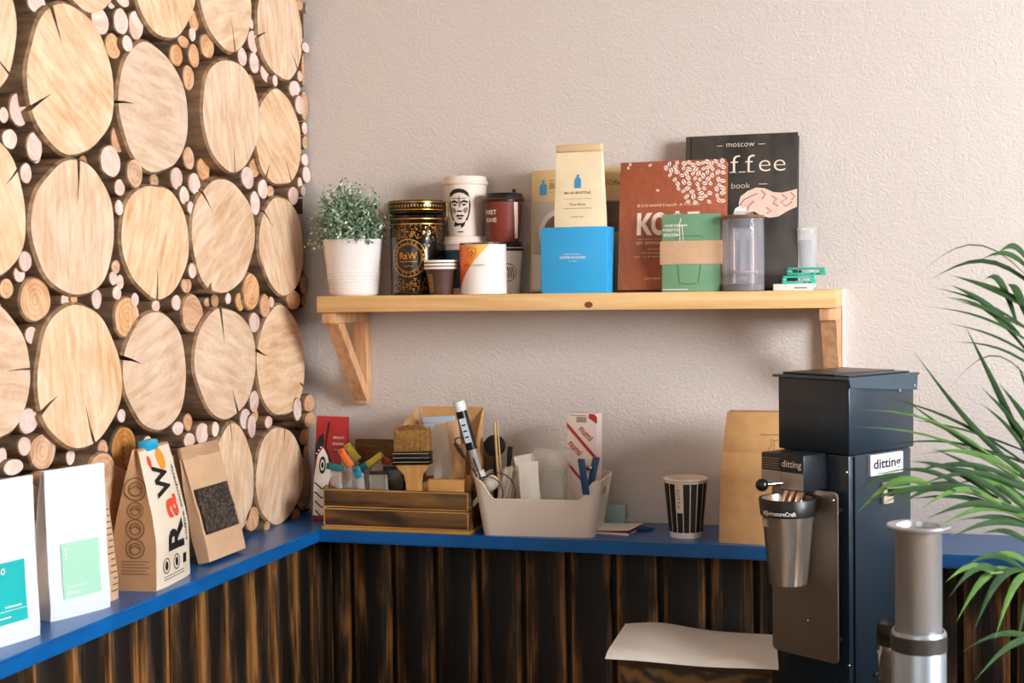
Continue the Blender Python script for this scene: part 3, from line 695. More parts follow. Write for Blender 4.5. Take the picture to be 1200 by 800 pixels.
# --- nested espresso cups
espresso = mat('espresso_brown', '4a3026', .55, var=.06); Y = -.148
cx, wr = ext(498.5, 535, Y, 308)
for i, lab in enumerate(('lowest of three nested brown espresso cups, gold mark on its side', 'middle of three nested brown espresso cups in front of the black tin', 'topmost of three nested brown espresso cups in front of the black tin')):
    c = thing('espresso_cup', lab, 'cup', (cx, Y, SH+i*.0062), group='nested espresso cups')
    r1 = wr/2-.002; r0 = r1*.72; hc = .0475
    obj('cup_body', cup_shell(r0, r1, hc, t=.0008, rim=.003, seg=36), espresso, c, smooth=45)
    rg = MB().lathe([(r1+.0005, hc-.0008), (r1+.0026, hc), (r1+.003, hc+.0018), (r1+.002, hc+.0036), (r1-.0012, hc+.0036), (r1-.0014, hc+.001)], 36); obj('rim', rg, ink_white, c, smooth=60)
    if i == 0:
        rad = lambda v: lerp(r0, r1, v/hc); fn = cylfn(rad, .0005); m = MB()
        pts = [(-.019, .006), (-.0085, .004), (-.0075, .015), (-.0085, .038), (-.0185, .038)]; poly(m, pts, fn, 2)
        obj('gold_panel', m, mat('gold_dull', 'a5762e', .5, metal=.3, var=.3, vscale=300), c)
        m = MB(); fn2 = cylfn(rad, .0009)
        for q in range(3):
            a = ell(-.0135, .011+q*.010, .0028, .0036, 14); b = ell(-.0135, .011+q*.010, .0016, .0024, 14); m.add([fn2(*p) for p in a]+[fn2(*p) for p in b], [(j, (j+1) % 14, 14+(j+1) % 14, 14+j) for j in range(14)])
        obj('panel_pattern', m, espresso, c)

# --- white can with orange corner
Y = -.134; cx, wr = ext(540.5, 592.5, Y, 315); R = wr/2; h = zt(566, 284.5, Y)-SH
can = thing('coffee_can', 'short white can with an orange-red swoosh and shield mark', 'can', (cx, Y, SH))
obj('body', MB().lathe([(0, 0), (R-.001, 0), (R+.0006, .0012), (R, .003), (R, h-.004), (R-.001, h-.003)], 52), mat('can_white', 'ece5dd', .35, var=.02, coat=.3), can, smooth=40)
obj('rim', MB().lathe([(R, h-.0035), (R+.001, h-.002), (R+.0006, h), (R-.001, h), (R-.0015, h-.003), (0, h-.003)], 52), steel, can, smooth=40)
rad = lambda v: R; m = MB(); W = R*PI/2
rad = lambda v: R
def edge_u(t): return R*(-1.12+1.30*t+.40*t*t)
m = MB(); cfn = cylfn(rad, .0005)
m.grid(lambda a, b: cfn(lerp(-1.5*R, max(-1.49*R, edge_u(b)), a), lerp(.0032, h-.0042, b)), 14, 14)
def swoosh_ink():
    mm = bpy.data.materials.new('swoosh_ink'); mm.use_nodes = True; N, L = nt(mm); bs = N['Principled BSDF']; bs.inputs['Roughness'].default_value = .4
    tc = N.new('ShaderNodeTexCoord'); sp_ = N.new('ShaderNodeSeparateXYZ'); L.new(tc.outputs['Object'], sp_.inputs[0])
    f = math_node(N, L, 'MULTIPLY_ADD', sp_.outputs[2], .45/h, math_node(N, L, 'MULTIPLY_ADD', sp_.outputs[0], .45/R, .42))
    cr = N.new('ShaderNodeValToRGB'); e = cr.color_ramp.elements; e[0].position = .12; e[0].color = lin('c8301c'); e[1].position = .85; e[1].color = lin('f5b850'); k2 = e.new(.5); k2.color = lin('ee7420')
    L.new(f, cr.inputs[0]); L.new(cr.outputs[0], bs.inputs['Base Color']); return mm
obj('orange_print', m, swoosh_ink(), can, smooth=60)
m = MB(); fn = cylfn(rad, .0009); su, sv = -.0125*.7, h*.79
sh_pts = [(su-.009, sv+.0085), (su, sv+.0105), (su+.009, sv+.0085), (su+.0085, sv-.002), (su, sv-.0105), (su-.0085, sv-.002), (su-.009, sv+.0085)]
stroke(m, sh_pts, .0009, fn)
for q in range(4): poly(m, ell(su+.0035*math.cos(q*PI/2), sv+.0035*math.sin(q*PI/2), .0018, .0018, 10), fn)
text(m, 'coffee roasters', fn, -.006, h*.57, w=.044, h=.0042, sub=1)
obj('can_lettering', m, mat('ink_maroon', '8a2f1a', .5), can)

# --- pale book with blue bottle drawings (leans on the wall)
Y = -.052
xl = atY(621, 340, Y).x; xr = atY(722+22, 340, Y).x; hB = (zt(640, 201, -.03)-SH)*1.01
w_ = xr-xl
bb, fn = book('coffee_book', 'cream hardback with a small blue flask drawing behind the blue box', w_, hB, .022, ((xl+xr)/2, -.030, SH), -math.atan2(.026, hB), mat('cover_sand', 'd9bd86', .55, var=.03), spine=mat('cover_spine', 'dccfb4', .6))
fz = lambda py: hB*(343-py)/(343-201)
fu = lambda px: -w_/2+(px-621)*(w_/123)
m = MB(); rect(m, fn, fu(625), w_/2-.002, .003, fz(238)); obj('photo_print', m, mat('photo_tone', 'b5a799', .5, var=.25, vscale=9), bb)
fn2 = flatfn(-.022-.0007); m = MB(); rect(m, fn2, fu(624), fu(634), .004, fz(300)); poly(m, ell(fu(655), fz(275), .040, .045, 32), fn2); obj('photo_cup', m, mat('photo_cream', 'd8cdbd', .5, var=.06), bb)
m = MB(); fn3 = flatfn(-.022-.001); poly(m, ell(fu(655), fz(275), .031, .035, 32), fn3); obj('photo_coffee', m, mat('photo_brown', '6a5648', .4, var=.2, vscale=60), bb)
m = MB(); rect(m, fn3, fu(700), w_/2-.003, fz(275), fz(240)); obj('photo_shadow', m, MATS['photo_brown'], bb)
def bottle(mb, u, v, s, fn):
    poly(mb, [(u+x*s*.62, v+y*s) for x, y in ((-.4, 0), (.4, 0), (.42, .05), (.42, .62), (.36, .74), (.15, .82), (.13, 1.0), (.17, 1.02), (.17, 1.08), (-.17, 1.08), (-.17, 1.02), (-.13, 1.0), (-.15, .82), (-.36, .74), (-.42, .62), (-.42, .05))], fn)
bottle_blue = mat('bottle_blue', '3f8fc0', .5, var=.04)
m = MB(); bottle(m, fu(635), fz(230.5), .0265, fn2); obj('bottle_print', m, bottle_blue, bb)
m = MB(); text(m, 'THE', fn2, fu(644.5), fz(214), w=.0075, h=.003); text(m, 'Blue Bottle', fn2, fu(668), fz(220), w=.082, h=.0105); text(m, 'Craft of Coffee', fn2, fu(710), fz(218), w=.055, h=.0105); text(m, 'growing, roasting, and drinking', fn2, fu(668), fz(227.5), w=.08, h=.0025)
obj('lettering', m, mat('ink_slate', '54504a', .6), bb)

# --- blue box
Y = -.15; xl = atY(634.5, 340, Y).x; xr = atY(712, 340, Y).x; h = zt(670, 266, Y)-SH; dpt = .062
bx_ = thing('gift_box', 'sky blue cardboard box with small white lettering', 'box', ((xl+xr)/2, Y, SH)); W = (xr-xl)/2
skyb = mat('box_blue', '2f9fd6', .4, var=.02)
obj('carton', MB().box(-W+.001, W-.001, .001, dpt-.001, 0, h*.75), skyb, bx_)
obj('lid', MB().box(-W, W, 0, dpt, .003, h, bev=.0009), skyb, bx_, smooth=40)
m = MB(); fn = flatfn(-.0004); text(m, 'COFFEE ROASTERS', fn, -.002, h*.54, w=.048, h=.0042, bold=.015); text(m, 'SPECIALTY GRADE', fn, -.002, h*.59, w=.030, h=.0022); text(m, 'est. 2012', fn, -.002, h*.485, w=.015, h=.0022)
obj('lettering', m, ink_white, bx_); zbox = SH+h

# --- cream bag with folded top on the box
Y = -.122; xl = atY(653, 262, Y).x; xr = atY(708, 262, Y).x; h = zt(681, 176, Y)-zbox
cream = mat('bag_cream', 'ead9b4', .5, var=.04, vscale=30, bump=.12, bscale=50)
cb = thing('coffee_bag', 'small cream coffee bag with blue flask mark standing on the blue box', 'bag', ((xl+xr)/2, Y, zbox+.0005))
mb, fr, dep = bag_mesh(xr-xl, .046, h, top=.010, seed=4, shape=1.2, flat=.15, crumple=.0014, taper=.04)
obj('bag_body', mb, cream, cb, smooth=50)
obj('folded_top', MB().box(-(xr-xl)*.49, (xr-xl)*.49, -.009, .007, h-.004, h+.010, bev=.003), mat('bag_fold', 'd9b98d', .55), cb, smooth=50)
m = MB(); bottle(m, 0, h*.50, .0225, fr(.001)); obj('bottle_print', m, bottle_blue, cb)
m = MB(); text(m, 'BLUE BOTTLE', fr(.001), 0, h*.44, w=.048, h=.0042, bold=.01); text(m, 'Three Africas', fr(.001), 0, h*.29, w=.030, h=.0042); rect(m, fr(.001), -.026, .026, h*.235, h*.24, 8, 1); rect(m, fr(.001), -.026, .026, h*.36, h*.363, 8, 1); text(m, 'whole bean coffee', fr(.001), 0, h*.13, w=.022, h=.0025)
obj('lettering', m, ink_brown, cb)

# --- brown atlas
Y = -.118; xl = atY(723.5, 340, Y).x; xr = atY(848.5, 340, Y).x; hB = zt(786, 188.5, Y+.03)-SH; w_ = xr-xl
br, fn = book('coffee_book', 'rust brown cloth hardback with white beans and Cyrillic lettering', w_, hB, .026, ((xl+xr)/2, -.092, SH), -math.atan2(.040, hB), mat('cover_rust', '9c5234', .7, var=.1, vscale=160, stretch=(1, 1, .3), bump=.2, bscale=300), rz=0)
fz = lambda py: hB*(341-py)/(341-188); fu = lambda px: -w_/2+(px-723.5)*(w_/125)
m = MB(); text(m, 'ВСЕМИРНЫЙ АТЛАС', fn, fu(782), fz(240.5), w=.113, h=.0055, spacing=1.15); text(m, 'КОФЕ', fn, fu(782), fz(263), w=.113, h=.045, bold=.045); obj('title_lettering', m, mat('print_cream', 'ecd9c6', .6), br); m = MB()
text(m, 'ОТ ЗЕРНА ДО ЧАШКИ', fn, fu(775), fz(286), w=.092, h=.0058); text(m, 'ПОЛНЫЙ ПУТЕВОДИТЕЛЬ', fn, fu(773), fz(281), w=.083, h=.0024)
text(m, 'подробный рассказ', fn, fu(778), fz(293), w=.06, h=.003); text(m, 'об истории и вкусе', fn, fu(775), fz(297.5), w=.075, h=.003); text(m, 'кофе в каждой чашке', fn, fu(773), fz(302), w=.09, h=.003); obj('lettering', m, MATS['print_cream'], br); m = MB(); text(m, 'Джеймс Хоффман', fn, fu(776), fz(328), w=.062, h=.0042)
obj('author_lettering', m, mat('print_cream', 'ecd9c6', .6), br)
wb_, cut = MB(), MB(); rr = random.Random(11); placed = []; tries = 0
while len(placed) < 78 and tries < 6000:
    tries += 1
    px = rr.uniform(778, 847); py = 190+abs(rr.gauss(0, 17)); 
    lim = 190+ (4+46*min(1, max(0, (px-775)/30)))
    if py > lim or py > 239: continue
    if any((px-a)**2+(py-b)**2 < 30 for a, b in placed): continue
    placed.append((px, py))
placed += [(733, 195), (759, 192.5), (769, 223), (802, 233), (735, 190.5)]
for i, (px, py) in enumerate(placed):
    a = rr.uniform(0, PI); s = rr.uniform(.0042, .0058)*(.65 if i >= len(placed)-5 else 1); u, v = fu(px), fz(py)
    if v > hB-.004: v = hB-.004
    if u > w_/2-.005: u = w_/2-.005
    poly(wb_, ell(u, v, s, s*.66, 12, a), fn)
    stroke(cut, [(u+s*.85*t*math.cos(a)-math.sin(a)*s*.15*math.sin(t*3), v+s*.85*t*math.sin(a)+math.cos(a)*s*.15*math.sin(t*3)) for t in (-1, -.5, 0, .5, 1)], s*.28, flatfn(-.026-.0006))
o = obj('bean_print', wb_, mat('print_white', 'efe6dc', .6), br); o['kind'] = 'stuff'; o = obj('bean_crease', cut, MATS['cover_rust'], br); o['kind'] = 'stuff'

# --- dark tall book
Y = -.082; xl = atY(800.5, 340, Y).x; xr = atY(933.5, 340, Y).x; hB = zt(868, 157.5, Y+.045)-SH; w_ = xr-xl
mo, fn = book('coffee_book', 'tall black hardback with typewriter lettering and a hand photograph', w_, hB, .026, ((xl+xr)/2, -.056, SH), -math.atan2(.048, hB), mat('cover_slate', '211d1a', .55, vscale=22, bump=.1, stretch=(1, 1, .5), col2='4a443d'))
fz = lambda py: hB*(340-py)/(340-158); fu = lambda px: -w_/2+(px-802)*(w_/132)
m = MB(); rect(m, fn, fu(807.5), fu(809), .002, hB-.002); obj('hinge_groove', m, ink, mo)
def typew(mb, s, u, v, w, h, t):                     # monospaced letters with slab feet
    text(mb, s, fn, u, v, w=w, h=h)
m = MB(); text(m, 'moscow', fn, fu(867), fz(170.5), w=.050, h=.0068, bold=-.012); [text(m, ch_, fn, fu(827+17.2*i_), fz(193 if ch_ == 'f' else 196.5), h=(.031 if ch_ == 'f' else .0205), w=(.017 if ch_ == 'f' else .0205), bold=-.014) for i_, ch_ in enumerate('coffee')]; text(m, 'book', fn, fu(868), fz(219), w=.033, h=.010, bold=-.014)
for a, b, py in ((839, 846, 171), (888, 896, 170.5), (889, 899, 218), (839, 846, 219)): rect(m, fn, fu(a), fu(b), fz(py)-.0004, fz(py)+.0006)
for px in (858.5, 869.5, 880): rect(m, fn, fu(px-4), fu(px+4), fz(203.5), fz(202.5))
obj('lettering', m, mat('print_cream', 'ecd9c6', .6), mo)
m = MB(); H = [(866, 240), (868, 232), (876, 226), (886, 222), (896, 223), (906, 228), (916, 229), (926, 227), (933.5, 225), (933.5, 246), (924, 250), (912, 257), (902, 258), (892, 255), (884, 250), (876, 252), (868, 249)]
poly(m, [(fu(a), fz(b)) for a, b in H], fn); obj('hand_print', m, mat('print_skin', 'e7c7b6', .6, var=.1, vscale=40), mo)
m = MB(); fn2 = flatfn(-.0267)
for pts in ([(872, 246), (868, 242), (872, 236), (880, 232), (888, 229)], [(876, 249), (878, 243), (884, 238)], [(904, 232), (910, 236), (906, 241), (912, 245)], [(916, 231), (922, 236), (915, 240), (921, 245), (928, 240)], [(892, 226), (897, 230), (893, 236)], [(926, 229), (931, 234), (927, 238)], [(898, 246), (904, 250), (899, 253)]):
    stroke(m, [(fu(a), fz(b)) for a, b in pts], .0018, fn2)
obj('hand_lines', m, mat('print_tattoo', '9c5a48', .6), mo)
m = MB(); poly(m, [(fu(a), fz(b)) for a, b in ((860, 253), (862, 246), (869, 242), (875, 246), (876, 252), (868, 256))], fn2); obj('small_cup_print', m, mat('print_white', 'efe6dc', .6), mo)

# --- green pack with kraft band
Y = -.143; xl = atY(773.5, 335, Y).x; xr = atY(845, 335, Y).x; h = zt(809, 250, Y)-SH; w_ = xr-xl
gp = thing('card_pack', 'green pack of cards in clear film with a kraft paper band', 'box', ((xl+xr)/2, Y, SH), lean=-.06)
green = mat('pack_green', '6d9f78', .4, var=.05, vscale=30, coat=.4)
obj('pack', MB().box(-w_/2+.003, w_/2-.003, .002, .016, 0, h, bev=.001), green, gp, smooth=40)
obj('film_sleeve', MB().box(-w_/2, w_/2, .0012, .0168, 0, h+.001, bev=.0006), mat('film_thin', 'eef2ee', .12, trans=.9, alpha=.22, ior=1.1, bump=.5, bscale=40), gp)
obj('kraft_band', MB().box(-w_/2-.0006, w_/2+.0006, .0, .018, h*.355, h*.655, bev=.0006), kraft_light, gp, smooth=40)
fz = lambda py: h*(340-py)/90; fu = lambda px: -w_/2+(px-773.5)*(w_/71.5)
m = MB(); fn = flatfn(.0010); text(m, 'кофейная', fn, fu(792), fz(263), w=.040, h=.0062, bold=.01); text(m, 'карта', fn, fu(786), fz(268.5), w=.027, h=.0055, bold=.01); text(m, 'москвы', fn, fu(787), fz(274), w=.029, h=.0055, bold=.01)
obj('lettering', m, ink_white, gp); m = MB()
stroke(m, [(fu(798), fz(255)), (fu(796), fz(262)), (fu(797), fz(284))], .0016, fn); obj('straw_print', m, ink_white, gp); m = MB(); stroke(m, [(fu(799), fz(262)), (fu(801), fz(284))], .0014, fn); obj('straw_print', m, ink_white, gp); m = MB(); rect(m, fn, fu(776), fu(806), fz(337.6), fz(336.8)); obj('white_rule', m, ink_white, gp)
m = MB(); stroke(m, [(fu(794), fz(309)), (fu(796.5), fz(329)), (fu(801), fz(331)), (fu(813), fz(331)), (fu(818), fz(329)), (fu(821), fz(309))], .0009, fn); obj('cup_outline', m, mat('ink_green', '27492f', .6), gp); m = MB(); stroke(m, [(fu(791), fz(279)), (fu(793), fz(275.5)), (fu(822), fz(275.5)), (fu(824), fz(279))], .0009, fn)
obj('cup_outline', m, mat('ink_green', '27492f', .6), gp)

# --- glass press jar
Y = -.129; cx, wr = ext(845.5, 896.5, Y, 300); R = wr/2-.001; h = zt(871, 252, Y)-SH
jr = thing('glass_jar', 'clear glass cylinder jar with dark lid and base and a plunger inside', 'jar', (cx, Y, SH))
jar_g = mat('jar_glass', 'e9eaf4', .05, trans=.6, alpha=.27, ior=1.3, var=.02)
obj('base', MB().lathe([(0, 0), (R-.002, 0), (R-.0008, .002), (R-.0008, .011), (R-.004, .013), (0, .013)], 44), mat('smoked_plastic', '211a18', .2, coat=.4), jr, smooth=40)
obj('glass_wall', MB().lathe([(R-.0015, .0005), (R, .003), (R, h-.006), (R-.002, h-.006), (R-.0006, .013), (R-.0006, .001)], 44), jar_g, jr, smooth=40)
obj('lid', MB().lathe([(0, h-.006), (R, h-.006), (R+.001, h-.0045), (R, h-.001), (R*.8, h), (0, h)], 44), mat('lid_bronze', '8a6a4c', .3, metal=.5), jr, smooth=40)
obj('lid_knob', MB().lathe([(R*.5, h), (R*.48, h+.004), (R*.3, h+.006), (0, h+.006)], 30), jar_g, jr, smooth=40)
obj('lid_neck', MB().lathe([(0, h-.022), (R*.45, h-.022), (R*.5, h-.0065), (0, h-.0065)], 30), MATS['smoked_plastic'], jr, smooth=40)
obj('plunger', MB().lathe([(0, .020), (R*.30, .020), (R*.34, .026), (R*.14, .030), (R*.14, h-.045), (R*.34, h-.042), (R*.36, h-.024), (0, h-.024)], 28), jar_g, jr, smooth=40)
for s_x in (-1, 1): obj('rod', MB().tube([(s_x*R*.45, 0, .0135), (s_x*R*.45, 0, h-.012)], .0024, 10), mat('rod_pinkgrey', 'c9b2aa', .3, metal=.4), jr, smooth=40)
obj('filter_disc', MB().lathe([(0, .030), (R*.70, .030), (R*.73, .033), (R*.70, .036), (0, .036)], 32), mat('filter_pink', 'b59a94', .35, metal=.5), jr, smooth=40)

# --- right end: white card box, teal clips, clear tumblers
Y = -.135; xl = atY(906, 338, Y).x; xr = atY(950, 338, Y).x; z1 = zt(930, 332.5, Y)
wbx = thing('small_box', 'flat white card box at the shelf end under teal clips', 'box', ((xl+xr)/2, Y, SH))
obj('carton', MB().box(-(xr-xl)/2, (xr-xl)/2, 0, .05, 0, (z1-SH), bev=.0008), paper_w, wbx, smooth=40)
m = MB(); rect(m, flatfn(-.0004), .004, .012, .003, .006); rect(m, flatfn(-.0004), (xr-xl)/2-.02, (xr-xl)/2-.006, .003, .006); obj('grey_print', m, ink_grey, wbx)
tealm = mat('teal_plastic', '46b79f', .35, var=.05)
def clip(label, p0, p1, zb):
    a = atY(p0[0], p0[1], -.125); b = atY(p1[0], p1[1], -.125); c = (a+b)/2; L = (b-a).length
    t = thing('bag_clip', label, 'clip', (c.x, -.118, zb), group='teal clips at the shelf end')
    mb = MB().box(-L/2, L/2, -.008, .008, 0, .0048, bev=.002); mb.box(-L/2, -L/2+.008, -.008, .008, .0045, .0095, bev=.0015); mb.box(L/2-.01, L/2, -.008, .008, .0045, .0095, bev=.0015)
    obj('arm', mb, tealm, t, smooth=40); obj('arm', MB().box(-L/2+.001, L/2-.001, -.007, .007, .0095, .0138, bev=.002), tealm, t, smooth=40)
    h_ = obj('hole', MB().lathe([(0, 0), (.0026, 0), (.0026, .001), (0, .001)], 12), ink, t); h_.location = (-L*.15, -.0078, .0066); h_.rotation_euler = (PI/2, 0, 0)
    m = MB(); rect(m, flatfn(-.0083), L*.12, L*.2, .0015, .003); rect(m, flatfn(-.0083), L*.26, L*.36, .0015, .003); obj('slots', m, ink, t); return t
zc = z1+.0004
c1 = clip('lower teal plastic clip lying on the white card box', (916, 330), (956, 330), zc); c1.rotation_euler.z = .08
c2 = clip('upper teal plastic clip resting on the other teal clip', (922, 325), (968, 325), zc+.0142); c2.rotation_euler.z = -.10
Y = -.062; cx, wr = ext(934.5, 959, Y, 300); R = wr/2; zz = SH
for i, lab in enumerate(('lower clear ridged tumbler standing at the shelf end behind teal clips', 'upper clear tumbler nested into the lower one at the shelf end')):
    hh = .088
    g = thing('clear_tumbler', lab, 'tumbler', (cx, Y, zz+i*.022), group='clear tumblers at the shelf end')
    mb = MB(); n = 40; prof = [(R*.78, 0), (R*.8, .002), (R, hh), (R-.0016, hh), (R*.78-.0016, .004)]
    for j, (r, z) in enumerate(prof):
        for q in range(n): a = 2*PI*q/n; rr_ = r*(1+.02*math.cos(10*a)*(.3 < z/hh < .95)); mb.v.append(Vector((rr_*math.cos(a), rr_*math.sin(a), z)))
    for j in range(len(prof)-1):
        for q in range(n): mb.f.append((j*n+q, j*n+(q+1) % n, (j+1)*n+(q+1) % n, (j+1)*n+q))
    mb.f.append(tuple(reversed(range(n)))); mb.f.append(tuple((len(prof)-1)*n+q for q in range(n)))
    obj('glass', mb, mat('clear_plastic', 'f4f7fa', .08, trans=.7, alpha=.42, ior=1.3, var=.02), g, smooth=40)
    rg = MB().lathe([(R, hh-.003), (R+.0012, hh-.0015), (R, hh), (R-.0016, hh)], 40); obj('rim', rg, MATS['clear_plastic'], g, smooth=60)

# ================================================================== ON THE BACK LEDGE
crate_w = wood('crate_wood', '93652e', '33200f', along=0, fine=45, length=7, rough=.6, lo=.36, hi=.8)
crate_e = wood('crate_edge', 'd8a456', 'a87534', along=0, fine=60, length=9, rough=.6)
CF = -.198; xl = atY(379, 600, CF).x; xr = atY(549, 600, CF).x; cw = (xr-xl)/2; CXc = (xl+xr)/2
crate = thing('wooden_crate', 'scorched wooden crate of slats holding bag clips and a brush', 'crate', (CXc, CF, LEDGE))
hs = (zt(385, 572, CF)-LEDGE-.006)/2; dC = .165
obj('bottom', MB().box(-cw-.002, cw+.002, -.003, dC, 0, .006, bev=.001), crate_e, crate, smooth=40)
def slat(x0, x1, y0, y1, z0, z1, par):
    o = obj('slat', MB().box(x0, x1, y0, y1, z0, z1, bev=.0022), crate_w, par, smooth=40)
    return o
for i in range(2):
    z0 = .0065+i*hs; s_ = slat(-cw, cw, 0, .010, z0, z0+hs-.0012, crate)
    # pale scorched-off arris along every front slat edge
    e = MB(); t_ = .0022
    for a in (z0+.0004, z0+hs-.0016-t_): e.box(-cw+.001, cw-.001, -.0005, .002, a, a+t_)
    for a in (-cw+.0004, cw-.0004-t_): e.box(a, a+t_, -.0005, .002, z0+.0008, z0+hs-.002)
    obj('worn_edge', e, crate_e, s_)
    slat(-cw, -cw+.010, .0105, dC-.0105, z0, z0+hs-.0012, crate); slat(cw-.010, cw, .0105, dC-.0105, z0, z0+hs-.0012, crate)
for i in range(3):
    hq = (atY(440, 514, CF+dC-.01).z-LEDGE-.0065)/3; z0 = .0065+i*hq; slat(-cw, cw, dC-.010, dC, z0, z0+hq-.0012, crate)
zf = LEDGE+.0065
# --- red bag with bird print, standing behind the crate's left end
Yb = -.115; rb_l = atY(372, 560, Yb).x; 
rb = thing('coffee_bag', 'red coffee bag with black and white bird print beside the crate', 'bag', (.062, -.085, LEDGE), rz=.22, lean=-.02, roll=.05)
hb = zt(392, 488, -.085)-LEDGE
mb, fr, dep = bag_mesh(.062, .036, hb, top=.008, seed=8, flat=.3, shape=1.2, crumple=.0016)
obj('bag_body', mb, mat('bag_red', '9e1914', .5, var=.1), rb, smooth=50)
m = MB(); f = fr(.001); u_ = lambda x: (x-.5)*.062
W_ = [(.02, .04), (.02, .42), (.10, .62), (.26, .70), (.42, .62), (.50, .50), (.62, .44), (.52, .40), (.46, .30), (.50, .16), (.44, .04)]
poly(m, [(u_(a), b*hb) for a, b in W_], f, 2); obj('bird_white', m, ink_white, rb)
m = MB(); f2 = fr(.0015)
poly(m, [(u_(a), b*hb) for a, b in ((.02, .70), (.02, .58), (.12, .66), (.30, .74), (.24, .84), (.1, .8))], f2, 1)
poly(m, [(u_(a), b*hb) for a, b in ell(.27, .53, .105, .085, 18)], f2, 1)
stroke(m, [(u_(.42), .95*hb), (u_(.36), .82*hb), (u_(.34), .70*hb), (u_(.48), .60*hb), (u_(.62), .45*hb)], .0032, f2)
for q in range(4): stroke(m, [(u_(.04+.02*q), (.36-.09*q)*hb), (u_(.30), (.30-.09*q)*hb), (u_(.46), (.34-.09*q)*hb)], .0028, f2)
obj('bird_black', m, ink, rb)
m = MB(); f3 = fr(.002); a = [(u_(x), y*hb) for x, y in ell(.27, .53, .07, .055, 18)]; b = [(u_(x), y*hb) for x, y in ell(.27, .53, .04, .03, 18)]
m.add([f3(*q) for q in a]+[f3(*q) for q in b], [(i, (i+1) % 18, 18+(i+1) % 18, 18+i) for i in range(18)])
text(m, 'SPECIALTY', f3, u_(.74), .80*hb, w=.022, h=.0045); text(m, 'ROASTERS', f3, u_(.74), .74*hb, w=.022, h=.0045); text(m, 'COFFEE', f3, u_(.74), .685*hb, w=.016, h=.003)
for q in range(3): poly(m, ell(u_(.07+.06*q), (.64+.03*q)*hb, .0016, .0016, 8), f3)
obj('white_print', m, ink_white, rb)
# --- clip-sealed clear bags in the crate
def seal_bag(label, top, bot, ang, col, Y, L=.040, tw=0):
    p = atY(*top, Y); 
    t = thing('clip_sealed_bag', label, 'bag', (p.x, Y, zf), group='clip-sealed clear bags in the crate')
    h = p.z-zf
    base = atY(*bot, Y).x-p.x
    rr = random.Random(int(top[0]*13)); sd = rr.random()*9
    def fnb(a, b):
        w = lerp(.030, .022, b); x = lerp(base, 0, b)+(a-.5)*w; y = .012*math.sin(PI*a)*(1-b*.9)*-1+mnoise.noise(Vector((a*4+sd, b*6, 0)))*.004
        return (x, y, b*h)
    obj('film', MB().grid(fnb, 8, 12, thick=.0006), film, t, smooth=60)
    def fb2(a, b):
        x, y, z = fnb(a, b); return (x, y+.010*math.sin(PI*a)*(1-b)+.004, z*.8)
    obj('contents', MB().grid(lambda a, b: fb2(.15+.7*a, .05+.55*b), 6, 6, thick=.004), mat('bag_contents', '5a4a3e', .6, var=.4, vscale=90), t, smooth=60)
    c = MB().box(-L/2, L/2, -.006, -.001, -.006, .006, bev=.0016); c.box(-L/2, L/2, .0012, .0055, -.005, .005, bev=.0014); c.box(-L/2-.002, -L/2+.005, -.006, .0055, -.006, .006, bev=.0015)
    co = obj('clip', c, mat('clip_'+col, {'orange': 'e8702a', 'yellow': 'd9c832', 'teal': '1f86a4', 'green': '1c6f6a', 'red': 'b9482a', 'lemon': 'd3c443'}[col], .35, var=.04), t, smooth=40)
    co.location = (0, 0, h); co.rotation_euler = (0, ang, tw)
    return t
seal_bag('clear bag sealed with an orange clip in the wooden crate', (406, 537), (404, 575), .95, 'orange', -.150, L=.036)
seal_bag('clear bag sealed with a mustard yellow clip behind the orange one', (414, 530), (415, 575), .85, 'lemon', -.105, L=.036)
seal_bag('clear bag sealed with a bright yellow clip in the wooden crate', (440, 538), (447, 575), -.62, 'yellow', -.140, L=.034)
seal_bag('clear bag sealed with a dark teal clip beside the yellow one', (427, 546), (432, 575), -.55, 'teal', -.120, L=.034)
seal_bag('clear bag sealed with a blue clip standing upright at the crate front', (420, 554), (421, 577), 1.1, 'teal', -.168, L=.018)
seal_bag('clear bag sealed with a green clip next to the red bag', (393, 547), (396, 576), .15, 'green', -.160, L=.030)
seal_bag('clear bag sealed with a red clip beside the wide brush', (453, 540), (455, 575), .4, 'red', -.090, L=.016)
# dark packets lying between
for i, (px, py, yy, rz, lab) in enumerate(((458, 556, -.13, .4, 'dark foil packet leaning in the crate beside the brush'), (446, 562, -.165, -.3, 'grey folded film packet at the front of the crate'))):
    p = atY(px, py, yy); hh = p.z-zf+.01
    t = thing('foil_packet', lab, 'packet', (p.x, yy, zf), rz=rz, roll=.05 if i == 0 else -.06)
    mb, fr, dep = bag_mesh(.04, .012, hh, top=.003, seed=20+i, crumple=.003, flat=.1); obj('packet', mb, mat('foil_dark', '3a332e', .3, metal=.4, var=.3) if i == 0 else film, t, smooth=50)
    obj('seal_strip', MB().box(-.019, .019, -.002, .002, hh-.001, hh+.006, bev=.0006), mat('foil_dark', '3a332e'), t)
# --- wide flat brush, bristles up
Y = -.178; pc = atY(487, 575, Y); S_ = (atY(488, 540, Y)-atY(487, 540, Y)).length
brs = thing('flat_brush', 'wide flat paintbrush standing bristles up in the crate', 'brush', (pc.x, Y, zf), roll=-.03)
zb = lambda py: atY(487, py, Y).z-zf
hd = [(-8*S_, 0), (8*S_, 0), (8.5*S_, zb(565)), (10*S_, zb(556)), (17*S_, zb(548)), (20*S_, zb(543)), (-20*S_, zb(543)), (-17*S_, zb(548)), (-10*S_, zb(556)), (-8.5*S_, zb(565))]
bm_ = MB().prism(hd, .012, lambda p: Vector((p.x, p.z-.006, p.y))); obj('handle', bm_, wood('brush_handle', 'd9a968', 'b98545', along=2, fine=70, length=8), brs)
fr_ = MB().box(-21*S_, 21*S_, -.010, .010, zb(544), zb(528), bev=.002); fo = obj('ferrule', fr_, mat('ferrule_black', '17130f', .3, metal=.5), brs, smooth=40)
